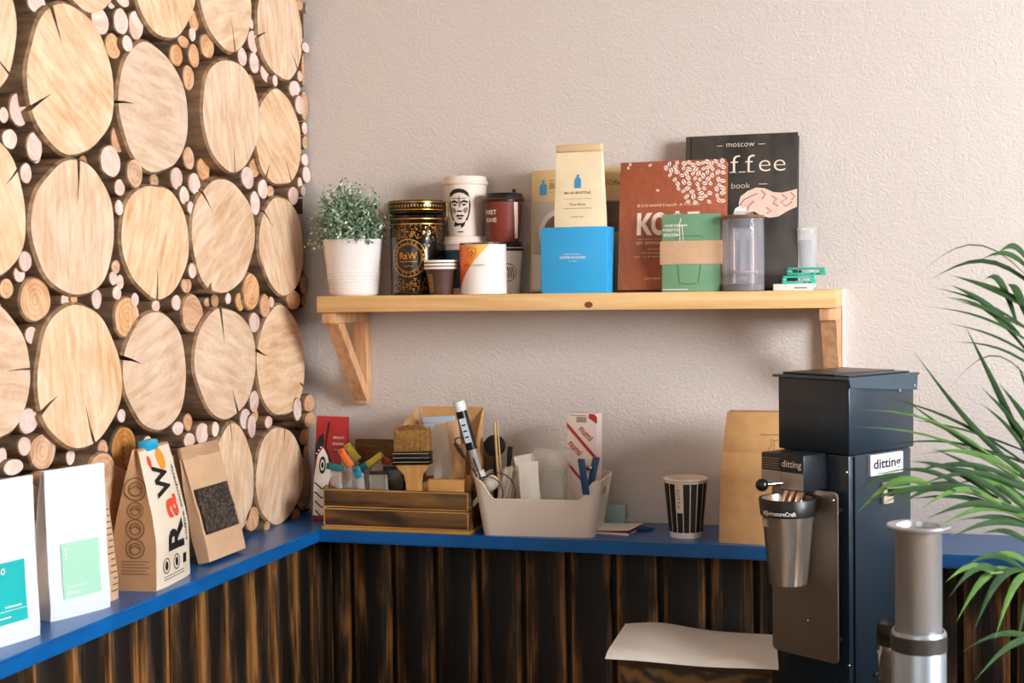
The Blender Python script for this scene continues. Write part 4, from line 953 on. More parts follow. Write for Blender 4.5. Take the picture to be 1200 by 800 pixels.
g = MB()
for py in (541, 536, 531): g.box(-21.3*S_, 21.3*S_, -.0106, .0106, zb(py), zb(py)+.0014)
obj('ferrule_band', g, steel, fo)
g = MB(); rr = random.Random(2)
for i in range(360):
    x = rr.uniform(-20, 20)*S_; y = rr.uniform(-.009, .009); l = zb(497+rr.uniform(0, 4)+abs(x/S_)**2*.012)
    sp = 1.04; g.add([(x-.0009, y, zb(529)), (x+.0009, y, zb(529)), (x*sp+.0007, y*.8, l), (x*sp-.0007, y*.8, l), (x, y+.001, zb(529)), (x*sp, y*.8+.001, l)], [(0, 1, 2, 3), (1, 4, 5, 2), (4, 0, 3, 5), (3, 2, 5)])
o = obj('bristles', g, mat('bristle', '9a7038', .6, var=.35, vscale=200), brs); o['kind'] = 'stuff'
obj('bristle_core', MB().box(-20*S_, 20*S_, -.007, .007, zb(530), zb(503), bev=.003), mat('bristle', '9a7038'), brs)
# --- open kraft bag with packets, standing in the crate's right half
Yk0, Yk1 = -.132, -.050
kl = atY(497, 520, Yk1).x; kr = atY(567, 520, Yk1).x-.002
ktop = atY(530, 476, Yk1).z
kb = thing('kraft_bag', 'open brown kraft bag standing in the crate behind the brush', 'bag', ((kl+kr)/2, (Yk0+Yk1)/2, zf))
kw = min((kr-kl)/2, CXc+cw-.012-(kl+kr)/2); kd = (Yk1-Yk0)/2; kh = ktop-zf; kk = MB()
def wav(a, b, s): return mnoise.noise(Vector((a*5+s, b*5, s)))*.003
kk.grid(lambda a, b: (lerp(-kw, kw, a)*(1+.03*b), kd+wav(a, b, 1)-.003, b*kh), 10, 10, thick=.0008)
kk.grid(lambda a, b: (-kw-.010*b+wav(a, b, 2)-.03*b*(1-a)*0, lerp(kd-.003, -kd, a), b*kh*(1-.12*a)), 8, 10, thick=.0008)
kk.grid(lambda a, b: (kw+wav(a, b, 3)+.003*b, lerp(-kd, kd-.003, a), b*kh*(.5+.5*a)), 8, 10, thick=.0008)
kk.grid(lambda a, b: (lerp(-kw, kw, a), -kd+wav(a, b, 4)*2, b*kh*lerp(.34, .44, a)), 10, 8, thick=.0008)
kk.grid(lambda a, b: (lerp(-kw, kw, a), lerp(-kd, kd-.003, b), .001), 2, 2, thick=.0008)
obj('paper', kk, kraft, kb, smooth=60)
def packet(name, label, cat, tl, tr, bl, Y, m, t=.004, lean=-.1, seed=1, stripe=None):
    a = atY(*tl, Y); b = atY(*tr, Y); c = atY(*bl, Y); w_ = math.hypot(b.x-a.x, b.z-a.z); h_ = math.hypot(a.x-c.x, a.z-c.z)
    ang = math.atan2(a.x-c.x, a.z-c.z)
    cc = Vector(((c.x+c.x+(b.x-a.x))/2, Y, c.z))
    o = thing(name, label, cat, cc, lean=lean, roll=ang)
    mb = MB().grid(lambda u, v: ((u-.5)*w_, -.001-t*math.sin(PI*u)*math.sin(PI*min(1, v*1.02+.0))*.9+mnoise.noise(Vector((u*3+seed, v*4, 0)))*.0012, v*h_), 8, 10, thick=t)
    obj('sheet', mb, m, o, smooth=60)
    if stripe:
        e = MB(); e.grid(lambda u, v: ((u-.5)*w_*1.0, -.0022-t, h_*(.90+.1*v)), 4, 1, thick=.0006); obj('seal_edge', e, stripe, o)
    return o
packet('sachet', 'white and pale blue sachet in the kraft bag', 'packet', (495, 488), (530, 481), (500, 556), -.085, mat('sachet_white', 'dfe5ea', .4, var=.05), seed=2, stripe=mat('sachet_blue', 'a9c2dc', .4))
packet('sachet', 'narrow cream sachet upright in front of the blue-edged one', 'packet', (507, 494), (527, 490), (509, 572), -.115, mat('sachet_cream', 'e2d8c8', .45, var=.05), seed=3, t=.006)
packet('kraft_card', 'folded kraft paper strip leaning in the kraft bag', 'card', (520, 493), (533, 488), (534, 562), -.128, kraft_light, seed=4, t=.002)
packet('kraft_card', 'crumpled kraft sachet low in the bag beside the tongs', 'card', (530, 520), (545, 527), (529, 560), -.134, kraft, seed=6, t=.008)
Y = -.183; xa_ = atY(501.5, 570, Y).x; xb_ = atY(543, 570, Y).x; zt_ = atY(520, 562, Y).z
tg = thing('wooden_block', 'flat pale wood block with a small dark mark at the crate front', 'block', ((xa_+xb_)/2, Y, zf))
obj('block', MB().box(-(xb_-xa_)/2, (xb_-xa_)/2, 0, .012, 0, zt_-zf, bev=.0012), wood('block_wood', 'd3a05c', 'b8843f', along=0, fine=60, length=6), tg, smooth=40)
m = MB(); text(m, '15', flatfn(-.0004), (xb_-xa_)*.30, (zt_-zf)*.72, w=.006, h=.0075, bold=.02); obj('mark', m, ink, tg)

# --- cream bin with scooped front
BF = -.192; xl = atY(552, 590, BF).x; xr = atY(700, 590, BF).x; xbl = atY(562, 630, BF).x; xbr = atY(690, 630, BF).x
bc = (xl+xr)/2; bd = .150; bh = zt(552, 562, BF)-LEDGE; wt2 = (xr-xl)/2; wb2 = (xbr-xbl)/2
bin_ = thing('storage_bin', 'cream plastic bin with scooped front full of small utensils', 'bin', (bc, BF+bd/2, LEDGE), rz=.07)
binm = mat('bin_cream', 'e2d3c3', .42, var=.015)
def rrect(wx, wy, r, n=6):
    out = []
    for cx_, cy_, a0 in ((wx-r, -wy+r, -PI/2), (wx-r, wy-r, 0), (-wx+r, wy-r, PI/2), (-wx+r, -wy+r, PI)):
        out += [(cx_+r*math.cos(a0+PI/2*k/n), cy_+r*math.sin(a0+PI/2*k/n)) for k in range(n+1)]
    return out
def dense(pts, step=.006):
    out = []
    for a, b in zip(pts, pts[1:]+pts[:1]):
        L = math.dist(a, b); n = max(1, int(L/step)); out += [(lerp(a[0], b[0], k/n), lerp(a[1], b[1], k/n)) for k in range(n)]
    return out
base = dense(rrect(1, 1*bd/2/wt2, .16, 5), .04)
def topz(x, y):                                       # rim height: dips along the front
    if y < -bd/2*.80:
        t = abs(x)/wt2; s = max(0, min(1, (t-.66)/(.92-.66))); s = s*s*(3-2*s); return lerp(bh*.66, bh, s)
    return bh
def binp(q, s, inset=0):
    wx = lerp(wb2, wt2, s)-inset; k = wx; return Vector((q[0]*k, q[1]*wt2*lerp(.93, 1, s)*(1-inset/ (bd/2)), 0))
def wallb(inset, z0):
    R = []
    for j in range(13):
        s = j/12; ring = []
        for q in base:
            p = binp(q, s, inset); tz = topz(q[0]*wt2, q[1]*wt2); p.z = lerp(z0, tz, s); ring.append(p)
        R.append(ring)
    return R
Ro, Ri = wallb(0, 0), wallb(.003, .003); n = len(base)
def hole(p): return p.x > wt2*.8 and abs(p.y) < .030 and bh*.64 < p.z < bh*.84
vs = [p for r in Ro for p in r]+[p for r in Ri for p in r]; off_ = 13*n; fs = []
def q4(o, j, i): return (o+j*n+i, o+j*n+(i+1) % n, o+(j+1)*n+(i+1) % n, o+(j+1)*n+i)
holes = set()
for j in range(12):
    for i in range(n):
        a = q4(0, j, i); c = sum((vs[k] for k in a), Vector())/4
        if hole(c): holes.add((j, i)); continue
        fs.append(a); fs.append(tuple(reversed(q4(off_, j, i))))
for (j, i) in holes:
    for (dj, di), (e0, e1) in (((-1, 0), (0, 1)), ((1, 0), (3, 2)), ((0, -1), (0, 3)), ((0, 1), (1, 2))):
        if ((j+dj), (i+di) % n) not in holes:
            a = q4(0, j, i); b = q4(off_, j, i); fs.append((a[e0], a[e1], b[e1], b[e0]))
fs += [(12*n+i, 12*n+(i+1) % n, off_+12*n+(i+1) % n, off_+12*n+i) for i in range(n)]
fs += [tuple(range(n)), tuple(off_+i for i in reversed(range(n)))]
obj('shell', MB().add(vs, fs), binm, bin_, smooth=50)
rim = MB(); rp = [Ro[12][i]*.5+Ri[12][i]*.5 for i in range(n)]; rim.tube(rp+[rp[0]], .0021, 6, caps=False); obj('rim', rim, binm, bin_, smooth=60)
zb0 = LEDGE+.0035
BYm = BF+bd/2
def stick(name, label, cat, p_top, p_bot, Yt, Yb_, r, m, group=None, seg=10, taper=1.0):
    a = atY(*p_bot, Yb_); b = atY(*p_top, Yt); 
    if a.z < zb0+r: a.z = zb0+r
    o = thing(name, label, cat, a, group=group); d = b-a
    obj('shaft', MB().tube([(0, 0, 0), d*.5, d], [r*taper, r, r], seg), m, o, smooth=50); return o, d
# pen-like thermometer: clear tube, black body, white window
o, d = stick('thermometer', 'long black and clear probe thermometer leaning out of the bin', 'thermometer', (537, 470), (577, 610), -.160, -.140, .0080, mat('probe_clear', 'cfc8c2', .2, trans=.4, var=.05))
def band(par, d, t0, t1, r, m, nm, seg=14): return obj(nm, MB().tube([d*t0, d*t1], r, seg), m, par, smooth=50)
band(o, d, .0, .42, .0112, mat('probe_white', 'e5ddd2', .4), 'white_sleeve'); band(o, d, .60, .93, .0106, black_plastic, 'black_body')
band(o, d, .92, 1.0, .0112, mat('probe_cap', 'dfe3e6', .3), 'cap')
nrm = Vector((0.15, -1, 0)); sx_ = d.cross(nrm).normalized()*.0062; off3 = nrm.normalized()*.0109
m = MB().add([d*.66+off3-sx_, d*.66+off3+sx_, d*.86+off3+sx_, d*.86+off3-sx_], [(0, 1, 2, 3)]); obj('display_label', m, mat('label_ice', 'c3d3e2', .3), o)
m = MB()
for q in (.70, .75, .80): m.add([d*q+off3*1.04-sx_*.7, d*q+off3*1.04+sx_*.5, d*(q+.012)+off3*1.04+sx_*.5, d*(q+.012)+off3*1.04-sx_*.7], [(0, 1, 2, 3)])
obj('label_lines', m, ink, o)
# tongs: black U loop with tan tips
a = atY(566, 575, -.172)-Vector((0, 0, .03)); tgs = thing('tongs', 'thin black loop-handled tongs leaning at the bin corner', 'tongs', a)
def rel(px, py, y): return atY(px, py, y)-a
lp = [Vector((0, 0, 0)), rel(558, 556, -.16), rel(545, 537, -.158), rel(534, 520, -.155), rel(533, 515, -.155), rel(537, 512.5, -.155), rel(543, 513, -.155), rel(548, 520, -.155), rel(556, 540, -.158), rel(562, 556, -.162), Vector((.008, -.002, 0))]
obj('loop', MB().tube(lp, .0013, 7), black_plastic, tgs, smooth=60)
obj('grip', MB().tube([rel(533, 519, -.156), rel(538, 527, -.156), rel(545, 537, -.157)], [.0024, .0042, .0024], 8), black_plastic, tgs, smooth=60)
obj('tan_arm', MB().tube([rel(540, 503, -.150), rel(551, 530, -.153), rel(563, 560, -.158)], .0015, 7), mat('tan_arm', 'caa77c', .5), tgs, smooth=60)
# black round scrubber brush, chopsticks, black pen
c = atY(580, 522, -.075); o = thing('round_brush', 'black round-headed cleaning brush behind the chopsticks', 'brush', (c.x, -.075, zb0))
R_ = .0205; hz = c.z-zb0; g = MB().lathe([(0, 0), (R_*.8, 0), (R_, .004), (R_, .010), (R_*.85, .013), (0, .013)], 30); g.v = [Vector((p.x, -p.z+.006, p.y+hz)) for p in g.v]
obj('head', g, mat('brush_black', '100e0d', .7, bump=.8, bscale=300), o, smooth=50); obj('handle', MB().tube([(0, 0, 0), (0, 0, hz-R_*.7)], .004, 10), black_plastic, o, smooth=50)
bam = wood('bamboo', 'e3c18c', 'c99f62', along=2, fine=90, length=6)
stick('chopstick', 'wooden chopstick standing upright in the bin, slightly thicker end up', 'chopstick', (579.5, 495), (587, 605), -.125, -.115, .0022, bam, 'chopsticks in the bin', taper=.6)
stick('chopstick', 'second wooden chopstick crossing behind the first, tip a little higher', 'chopstick', (582.5, 492.5), (591, 605), -.118, -.105, .0018, bam, 'chopsticks in the bin', taper=.6)
o, d = stick('pen', 'short black marker standing beside the black round brush', 'pen', (598, 523), (592, 600), -.08, -.085, .0042, black_plastic)
band(o, d, .8, 1.0, .0048, black_plastic, 'pen_cap')
# cream scoop, wire whisk loop, stirrers
c = atY(575, 566, -.168); o = thing('scoop', 'cream plastic scoop with round bowl lying in the bin corner', 'scoop', (c.x, -.168, c.z), roll=.7)
g = MB(); n1, n2 = 14, 24
g.lathe([(.0135*math.sin(t), -.0135*math.cos(t)*1.0) for t in [PI*.5*i/8 for i in range(9)]]+[(.0125*math.sin(t), -.0120*math.cos(t)) for t in [PI*.5*i/8 for i in range(8, -1, -1)]], 28)
g.v = [Vector((p.x, p.z*.9, p.y*1.25)) for p in g.v]; cp = mat('scoop_cream', 'ddd0bf', .4); obj('bowl', g, cp, o, smooth=60)
obj('handle', MB().box(-.004, .004, -.004, 0, -.055, -.014, bev=.0015), cp, o, smooth=40)
c = atY(577, 590, -.178); o = thing('wire_whisk', 'thin black wire loop whisk bowed over the scoop', 'whisk', (c.x, -.178, zb0))
for nm, R0, tx, cx_ in (('wire_loop', 22, .25, 582), ('wire_loop', 18, -.4, 571)):
    pts = []
    for k in range(17):
        aa = PI*(1.12-1.24*k/16); q = atY(cx_+R0*math.cos(aa), 577-R0*1.05*math.sin(aa), -.178+.004*tx); pts.append(Vector((q.x-c.x, tx*.01*math.sin(aa), q.z-zb0)))
    obj(nm, MB().tube(pts, .0011, 6), black_plastic, o, smooth=60)
obj('wire_grip', MB().tube([(-.004, 0, 0), (.002, 0, .018)], .004, 8), black_plastic, o, smooth=60)
grey_wood = wood('stirrer_wood', 'cdbfa8', 'a89a84', along=2, fine=80, length=6)
for i, (tp_, bt_, lab) in enumerate((((594, 549), (580, 606), 'flat pale stirrer at the left of the leaning bundle'), ((599, 548), (585, 607), 'flat pale stirrer in the middle of the leaning bundle'), ((603, 553), (590, 607), 'flat pale stirrer at the right of the leaning bundle'))):
    a = atY(*bt_, -.160+.012*i); b = atY(*tp_, -.160+.012*i); a.z = max(a.z, zb0+.002); L_ = (b-a).length
    o = thing('stirrer', lab, 'stirrer', a, group='stirrers in the bin', roll=math.atan2(b.x-a.x, b.z-a.z)); obj('blade', MB().box(-.0042, .0042, -.001, .001, 0, L_, bev=.0008), grey_wood, o, smooth=40)
    obj('rounded_end', MB().prism(ell(0, 0, .0042, .0042, 12, a0=0, a1=PI), .002, lambda p: Vector((p.x, p.z-.001, p.y+L_-.0005))), grey_wood, o)
# white envelopes and crumpled film
envm = mat('envelope', 'e9e2d4', .55, var=.03)
packet('envelope', 'white paper envelope leaning at the centre of the bin', 'envelope', (600, 533), (623, 529), (614, 600), -.135, envm, seed=9, t=.004)
packet('envelope', 'cream paper envelope tucked behind the clear film', 'envelope', (640, 531), (670, 534), (640, 600), -.095, mat('envelope_cream', 'e0d8c4', .55, var=.03), seed=10, t=.004)
packet('envelope', 'white folded sheet standing beside the stirrers', 'envelope', (606, 541), (628, 536), (612, 603), -.155, paper_w, seed=12, t=.003)
c = atY(645, 600, -.13); fb = thing('film_bag', 'crumpled clear plastic bag bulging from the middle of the bin', 'bag', (c.x, -.125, zb0))
zt2 = atY(645, 526, -.13).z-zb0
def crum(s, rx, ry):
    g = MB(); N1, N2 = 26, 18
    for j in range(N2+1):
        for i in range(N1):
            a = 2*PI*i/N1; v = j/N2; r = (1-.2*v**4)*(1+.22*mnoise.noise(Vector((math.cos(a)*2.2+s, math.sin(a)*2.2, v*5)))+.12*mnoise.noise(Vector((math.cos(a)*7+s, math.sin(a)*7, v*14))))
            g.v.append(Vector((rx*r*math.cos(a), ry*r*math.sin(a), .02+v*(zt2-.02)*(1+.05*mnoise.noise(Vector((a, s, 0)))))))
    g.f = [(j*N1+i, j*N1+(i+1) % N1, (j+1)*N1+(i+1) % N1, (j+1)*N1+i) for j in range(N2) for i in range(N1)]+[tuple(N2*N1+i for i in range(N1))]
    return g
obj('film', crum(1, .041, .018), film, fb, smooth=40); obj('inner_film', crum(4, .026, .011), film, fb, smooth=40)
bpy.data.objects[fb.children[1].name].scale = (1, 1, .72)
# tall printed tea box
Yn = -.108; a = atY(664, 484, Yn); b = atY(700, 485.5, Yn); bt = atY(664, 570, Yn)
nb = thing('tea_box', 'tall white carton with red stripes and red lettering in the bin', 'box', ((a.x+b.x)/2-.004, Yn, zb0), rz=-.05, roll=.02)
bw_ = (b.x-a.x)/2; bH = a.z-zb0
obj('carton', MB().box(-bw_, bw_, 0, .034, 0, bH, bev=.0008), mat('carton_white', 'ead9d2', .45, var=.02), nb, smooth=40)
redm = mat('carton_red', 'b5362a', .45); m = MB(); fn = flatfn(-.0005); zz_ = lambda py: bH-(py-484)*.00152
def clipstripe(v0, wd):                               # diagonal band clipped to the carton face
    sl = -1.08; pts = [(-bw_, v0), (bw_, v0+sl*2*bw_), (bw_, v0+sl*2*bw_-wd), (-bw_, v0-wd)]
    pts = [(x, min(max(y, .002), bH-.001)) for x, y in pts]; poly(m, pts, fn)
clipstripe(zz_(495), .0085); clipstripe(zz_(541), .008)
poly(m, [(bw_*.45, bH-.0005), (bw_*.8, bH-.0005), (bw_, bH-.006), (bw_, bH-.018), (bw_*.45, bH-.008)], fn)
text(m, 'numi', fn, bw_*.28, zz_(508), w=.030, h=.0125, rot=-.80, bold=.02); text(m, 'numi', fn, -bw_*.42, zz_(526), w=.030, h=.0125, rot=-.80, bold=.02); text(m, 'numi', fn, bw_*.35, zz_(548), w=.030, h=.0125, rot=-.80, bold=.02)
obj('red_print', m, redm, nb)
m = MB(); text(m, 'ORGANIC TEA', flatfn(-.0009), 0, zz_(511), w=.03, h=.003, rot=-.82); obj('stripe_lettering', m, ink_white, nb)
m = MB()
for q in range(9): rect(m, fn, -bw_*.35+q*.0022, -bw_*.35+q*.0022+.0011, zz_(495), zz_(488))
rect(m, fn, -bw_*.8, bw_*.3, zz_(486.8), zz_(486)); obj('barcode', m, ink_grey, nb)
# blue clothes peg on the bin rim
pz = atY(687, 565, BF-.004); peg = thing('clothes_peg', 'dark blue plastic clothes peg clipped on the bin rim', 'peg', (pz.x, BF+.004, pz.z-.018), rz=-.1); peg.scale = (1.4, 1.4, 1.4)
pegm = mat('peg_blue', '22486c', .4)
obj('jaw', MB().box(-.0045, .0045, -.0075, -.0030, -.003, .043, bev=.0012, fn=lambda p: Vector((p.x-.004*(p.z/.04)**2*(p.z > 0), p.y-.006*max(0, p.z/.043-.3), p.z))), pegm, peg, smooth=40)
obj('jaw', MB().box(-.0045, .0045, .0048, .0095, .002, .043, bev=.0012, fn=lambda p: Vector((p.x+.008*(p.z/.04), p.y+.006*max(0, p.z/.043-.3), p.z))), pegm, peg, smooth=40)
obj('spring', MB().tube([(-.006, .001, .030), (.0065, .001, .030)], .0028, 10), steel, peg, smooth=50)

# --- pads and papers right of the bin
c = atZ(718, 621, LEDGE); 
p1_ = thing('notepad', 'white pad with a red edge lying on the ledge beside the bin', 'notepad', (c.x, -.10, LEDGE), rz=-.12)
obj('sheets', MB().box(-.045, .045, -.04, .04, 0, .004, bev=.0006), paper_w, p1_); obj('red_cover', MB().box(-.046, .0465, -.041, .041, .0042, .0058), mat('pad_red', 'b5442f', .5), p1_)
obj('top_sheet', MB().grid(lambda a, b: (lerp(-.044, .047, a), lerp(-.040, .040, b), .0062+.004*a*a), 6, 4, thick=.0006), paper_w, p1_)
ct = atY(711, 600, -.03); zt3 = atY(700, 593, -.03).z
p2_ = thing('sticky_pad', 'pale mint note pad propped against the wall behind the papers', 'notepad', (ct.x+.006, -.028, LEDGE), lean=-.06)
obj('sheets', MB().box(-.028, .028, 0, .006, 0, zt3-LEDGE+.004, bev=.0008), mat('mint_paper', 'a4c4bd', .6), p2_); obj('fold', MB().box(-.028, .028, -.0012, .0, .010, .0112), mat('mint_fold', '8fb3ac', .6), p2_)
for i, (px, py, lab) in enumerate(((738, 622, 'dark blue stirrer stick lying beside the notepad'), (730, 620, 'blue thin stick lying nearer the wall by the notepad'))):
    c = atZ(px, py, LEDGE); o = thing('blue_stick', lab, 'stick', (c.x+.01, c.y, LEDGE+.003), rz=.5-.15*i); obj('shaft', MB().tube([(-.03, 0, 0), (.03, 0, 0)], .0028, 8), pegm, o, smooth=50); obj('tip', MB().tube([(.03, 0, 0), (.036, 0, 0)], [.0028, .001], 8), pegm, o, smooth=50)

# --- striped paper cup
Y = -.125; cx, wr = ext(779, 828, Y, 560); _, wb_2 = ext(785, 822, Y, 625); h = zt(803, 560, Y)-LEDGE-.002
pc = thing('paper_cup', 'tall white paper cup printed with black vertical stripes', 'cup', (cx, Y, LEDGE)); r0, r1 = wb_2/2, wr/2
obj('cup_body', cup_shell(r0, r1, h, rim=.0035), cup_white, pc, smooth=45)
rad = lambda v: lerp(r0, r1, v/h); fn = cylfn(rad, .0006); m = MB(); ns = 17
def conefn(e): return lambda t, v: Vector(((rad(v)+e)*math.sin(t), -(rad(v)+e)*math.cos(t), v))
cf = conefn(.0006); step = 2*PI/ns
for i in range(ns):
    t0 = i*step+.05; t1 = t0+step*.84
    if i in (ns-1,): continue
    m.grid(lambda a, b: cf(lerp(t0, t1, a), lerp(h*.10, h*.955, b)), 3, 6)
t0 = -step+.05; t1 = t0+step*.84
m.grid(lambda a, b: cf(lerp(t0, t1, a), lerp(h*.10, h*.45, b)), 3, 4)
for ch, vz in zip('CUPPA', (.84, .77, .70, .63, .56)): text(m, ch, lambda u, v: cf(u/r1-step*.55, v), 0, h*vz, h=.0055, rot=-PI/2)
obj('stripe_print', m, ink, pc)

# --- kraft bag standing behind the grinder
Y = -.10; kl = atY(849, 560, Y).x; kx2 = kl+.150
kg = thing('kraft_bag', 'tall creased kraft paper bag standing beside the black grinder', 'bag', ((kl+kx2)/2, -.125, LEDGE), rz=.0)
h = zt(860, 481, -.12)-LEDGE; mb, fr, dep = bag_mesh(.150, .110, h, top=.035, seed=31, flat=.55, shape=.9, crumple=.0035, n=26, gus=.5, belly=.0, taper=.10)
def crease(p):
    z = p.z/h
    for c0 in (.36, .70): p.y += (.0045*math.exp(-((z-c0)/.018)**2))*(1 if p.y < 0 else -1)
    if z > .72: p.x += .004*(z-.72)/.28
    return p
mb.v = [crease(p) for p in mb.v]
obj('paper', mb, kraft, kg, smooth=35)
m = MB(); f = fr(.0035); u0_ = .0
stroke(m, [(u0_+.010, h*.72), (u0_+.016, h*.76), (u0_+.012, h*.80), (u0_+.022, h*.79), (u0_+.030, h*.80)], .001, f); stroke(m, [(u0_-.004, h*.835), (u0_+.05, h*.835)], .001, f); stroke(m, [(u0_+.02, h*.72), (u0_+.02, h*.79)], .001, f)
obj('pen_drawing', m, ink_brown, kg)

# ================================================================== ON THE LEFT LEDGE
def place_bag(name, label, pA, pB, w=None, d=.06, top_l=None, h=None, **kw):
    A = atZ(*pA, LEDGE); B = atZ(*pB, LEDGE); dr = (B-A); ww = dr.length; rz = math.atan2(dr.y, dr.x)
    n_in = Vector((-dr.y, dr.x, 0)).normalized()
    c = (A+B)/2+n_in*d/2; return A, B, ww, rz, c
# white bag with mint label
A, B, ww, rz, c = place_bag('', '', (61, 729), (131, 711), d=.055)
hW = .207
def white_bag(label, c, rz, ww, d, h, lab_col, spec, lean=0):
    t = thing('coffee_bag', label, 'bag', c, rz=rz, lean=lean)
    mb, fr, dep = bag_mesh(ww, d, h, top=.006, seed=spec, flat=.1, shape=.8, crumple=.001, gus=.6, sh=d*.30)
    obj('bag_body', mb, mat('bag_white', 'dfe3e8', .5, var=.015, bump=.04, bscale=30), t, smooth=45)
    m = MB(); f = fr(.001); rect(m, f, -ww*.30, ww*.33, h*.13, h*.50, 8, 8); obj('front_label', m, lab_col, t)
    return t, fr
t, fr = white_bag('white coffee bag with a pale mint label on the blue ledge', c, rz, ww, .055, hW, mat('label_mint', 'a9dcc0', .5, var=.02), 41)
m = MB(); f = fr(.0015); rect(m, f, -ww*.24, ww*.10, hW*.205, hW*.209, 4, 1); text(m, 'filter', f, -ww*.14, hW*.17, w=.022, h=.006)
for q in range(3): rect(m, f, -ww*.25, -ww*.21, hW*(.45-.03*q), hW*(.462-.03*q))
obj('lettering', m, ink_white, t)
# white bag with turquoise label
B1 = atZ(49, 744, LEDGE); dr = Vector((.025, .13, 0)).normalized(); w1 = .135; A1 = B1-dr*w1; n_in = Vector((-dr.y, dr.x, 0)); c1 = (A1+B1)/2+n_in*.0275
t, fr = white_bag('white coffee bag with a turquoise label on the blue ledge', c1, math.atan2(dr.y, dr.x), w1, .055, .212, mat('label_turq', '12b2b0', .5, var=.03), 43)
m = MB(); f = fr(.0015); rect(m, f, w1*.06, w1*.26, .212*.225, .212*.233, 4, 1); rect(m, f, -w1*.2, w1*.32, .212*.205, .212*.208, 4, 1); rect(m, f, -w1*.2, w1*.12, .212*.165, .212*.172, 4, 1); text(m, 'espresso', f, -w1*.1, .212*.44, w=.05, h=.012)
obj('lettering', m, ink_white, t)
# pale kraft bag tucked behind the mint one
bA = atZ(139, 704, LEDGE); o = thing('coffee_bag', 'pale kraft bag with printed lines behind the white mint-label bag', 'bag', (.024, -.8235, LEDGE), rz=PI/2)
mb, fr, dep = bag_mesh(.052, .040, .165, top=.006, seed=47, flat=.2, shape=1.); obj('bag_body', mb, kraft_light, o, smooth=45)
m = MB(); f = fr(.001)
for q in range(14): rect(m, f, .004+.003*(q % 3), .022, .165*(.08+.055*q), .165*(.092+.055*q), 4, 1)
obj('printed_lines', m, ink_brown, o)
# two-tone bag with big lettering: kraft side, cream front
A = atZ(186, 693, LEDGE); B = atZ(225.5, 672, LEDGE); dr = B-A; ww = dr.length; rz = math.atan2(dr.y, dr.x); n_in = Vector((-dr.y, dr.x, 0)).normalized(); d = .072
c = (A+B)/2+n_in*d/2; hR = .212
raw = thing('coffee_bag', 'kraft and cream gusset bag with large lettering and blue clip on top', 'bag', c, rz=rz)
mb, fr, dep = bag_mesh(ww, d, hR, top=.008, seed=53, flat=.38, shape=1.1, crumple=.0016, gus=.25, n=22, taper=.12)
obj('bag_body', mb, mat('kraft_warm', 'b98c62', .5, var=.05, vscale=40, bump=.06, coat=.15), raw, smooth=45)
W_ = lambda s: ww*(1-.12*s)/2
m = MB(); m.grid(lambda a, b: fr(.0007)(lerp(-W_(b)*.999, W_(b)*.999, a), hR*lerp(.004, .985, b)), 10, 24); obj('cream_front', m, mat('front_cream', 'e6d6c0', .45, var=.03, bump=.05, coat=.15), raw, smooth=60)
f = fr(.0016); m = MB(); text(m, 'R', f, .004, hR*.37, w=.062, h=.046, rot=PI/2, bold=.02, sub=1) if False else None
bmR = MB(); text(bmR, 'R', f, .002, hR*.352, h=.058, w=.044, rot=PI/2, bold=.03, sub=1); text(bmR, 'W', f, -.006, hR*.752, h=.050, w=.050, rot=PI/2, bold=.03, sub=1)
text(bmR, 'coffee company', f, .043, hR*.56, w=.120, h=.011, rot=PI/2, bold=.01, sub=1)
for q in (-.035, 0.002): 
    aa = ell(q, hR*.155, .012, .012, 22); b2 = ell(q, hR*.155, .0105, .0105, 22); bmR.add([f(*p) for p in aa]+[f(*p) for p in b2], [(i, (i+1) % 22, 22+(i+1) % 22, 22+i) for i in range(22)])
    poly(bmR, ell(q, hR*.155, .005, .007, 14), f)
rect(bmR, f, .028, .040, hR*.12, hR*.19, 2, 2)
for q in range(2): rect(bmR, f, -.045, .03, hR*(.075-.02*q), hR*(.08-.02*q), 8, 1)
obj('black_lettering', bmR, ink, raw)
m = MB(); text(m, 'a', f, .008, hR*.555, h=.040, w=.034, rot=PI/2, bold=.025, sub=1); obj('red_letter', m, mat('ink_red', 'd9482c', .5), raw); m = MB(); poly(m, ell(-.030, hR*.90, .006, .009, 16), f, 1); obj('red_bean', m, mat('ink_red', 'd9482c', .5), raw)
m = MB(); poly(m, ell(.010, hR*.90, .013, .017, 24, .25), f, 2); obj('orange_bean', m, mat('ink_orange', 'ee8e2c', .5), raw)
sd = MB()                                              # stamps on the kraft side
def sidef(u, v):
    s = v/hR; Wd = W_(s); dd = dep(s); g = Wd-.25*(d-dd)*.5; q = abs(u)/(dd/2) if dd else 0
    return Vector((-lerp(g, Wd, min(1, q))-.0012, -u, v))
for vz, r_ in ((.30, .015), (.44, .015), (.57, .013), (.72, .018)):
    for k0, k1 in ((1, .9), (.62, .52)):
        aa = ell(0, hR*vz, r_*k0, r_*k0, 22); b2 = ell(0, hR*vz, r_*k1, r_*k1, 22)
        sd.add([sidef(*p) for p in aa]+[sidef(*p) for p in b2], [(i, (i+1) % 22, 22+(i+1) % 22, 22+i) for i in range(22)])
    stroke(sd, [(-r_*.5, hR*vz), (0, hR*vz+r_*.3), (r_*.5, hR*vz)], .002, sidef)
for q in range(5): rect(sd, sidef, -.022, .022-.006*(q % 2), hR*(.12+.022*q), hR*(.125+.022*q), 8, 1)
obj('side_stamps', sd, mat('ink_umber', '7a573a', .6), raw)
cl = obj('clip', MB().box(-.020, .018, -.009, .009, hR-.006, hR+.010, bev=.003), mat('clip_cyan', '16a3cf', .35), raw, smooth=40); cl.location = (-.008, 0, 0)
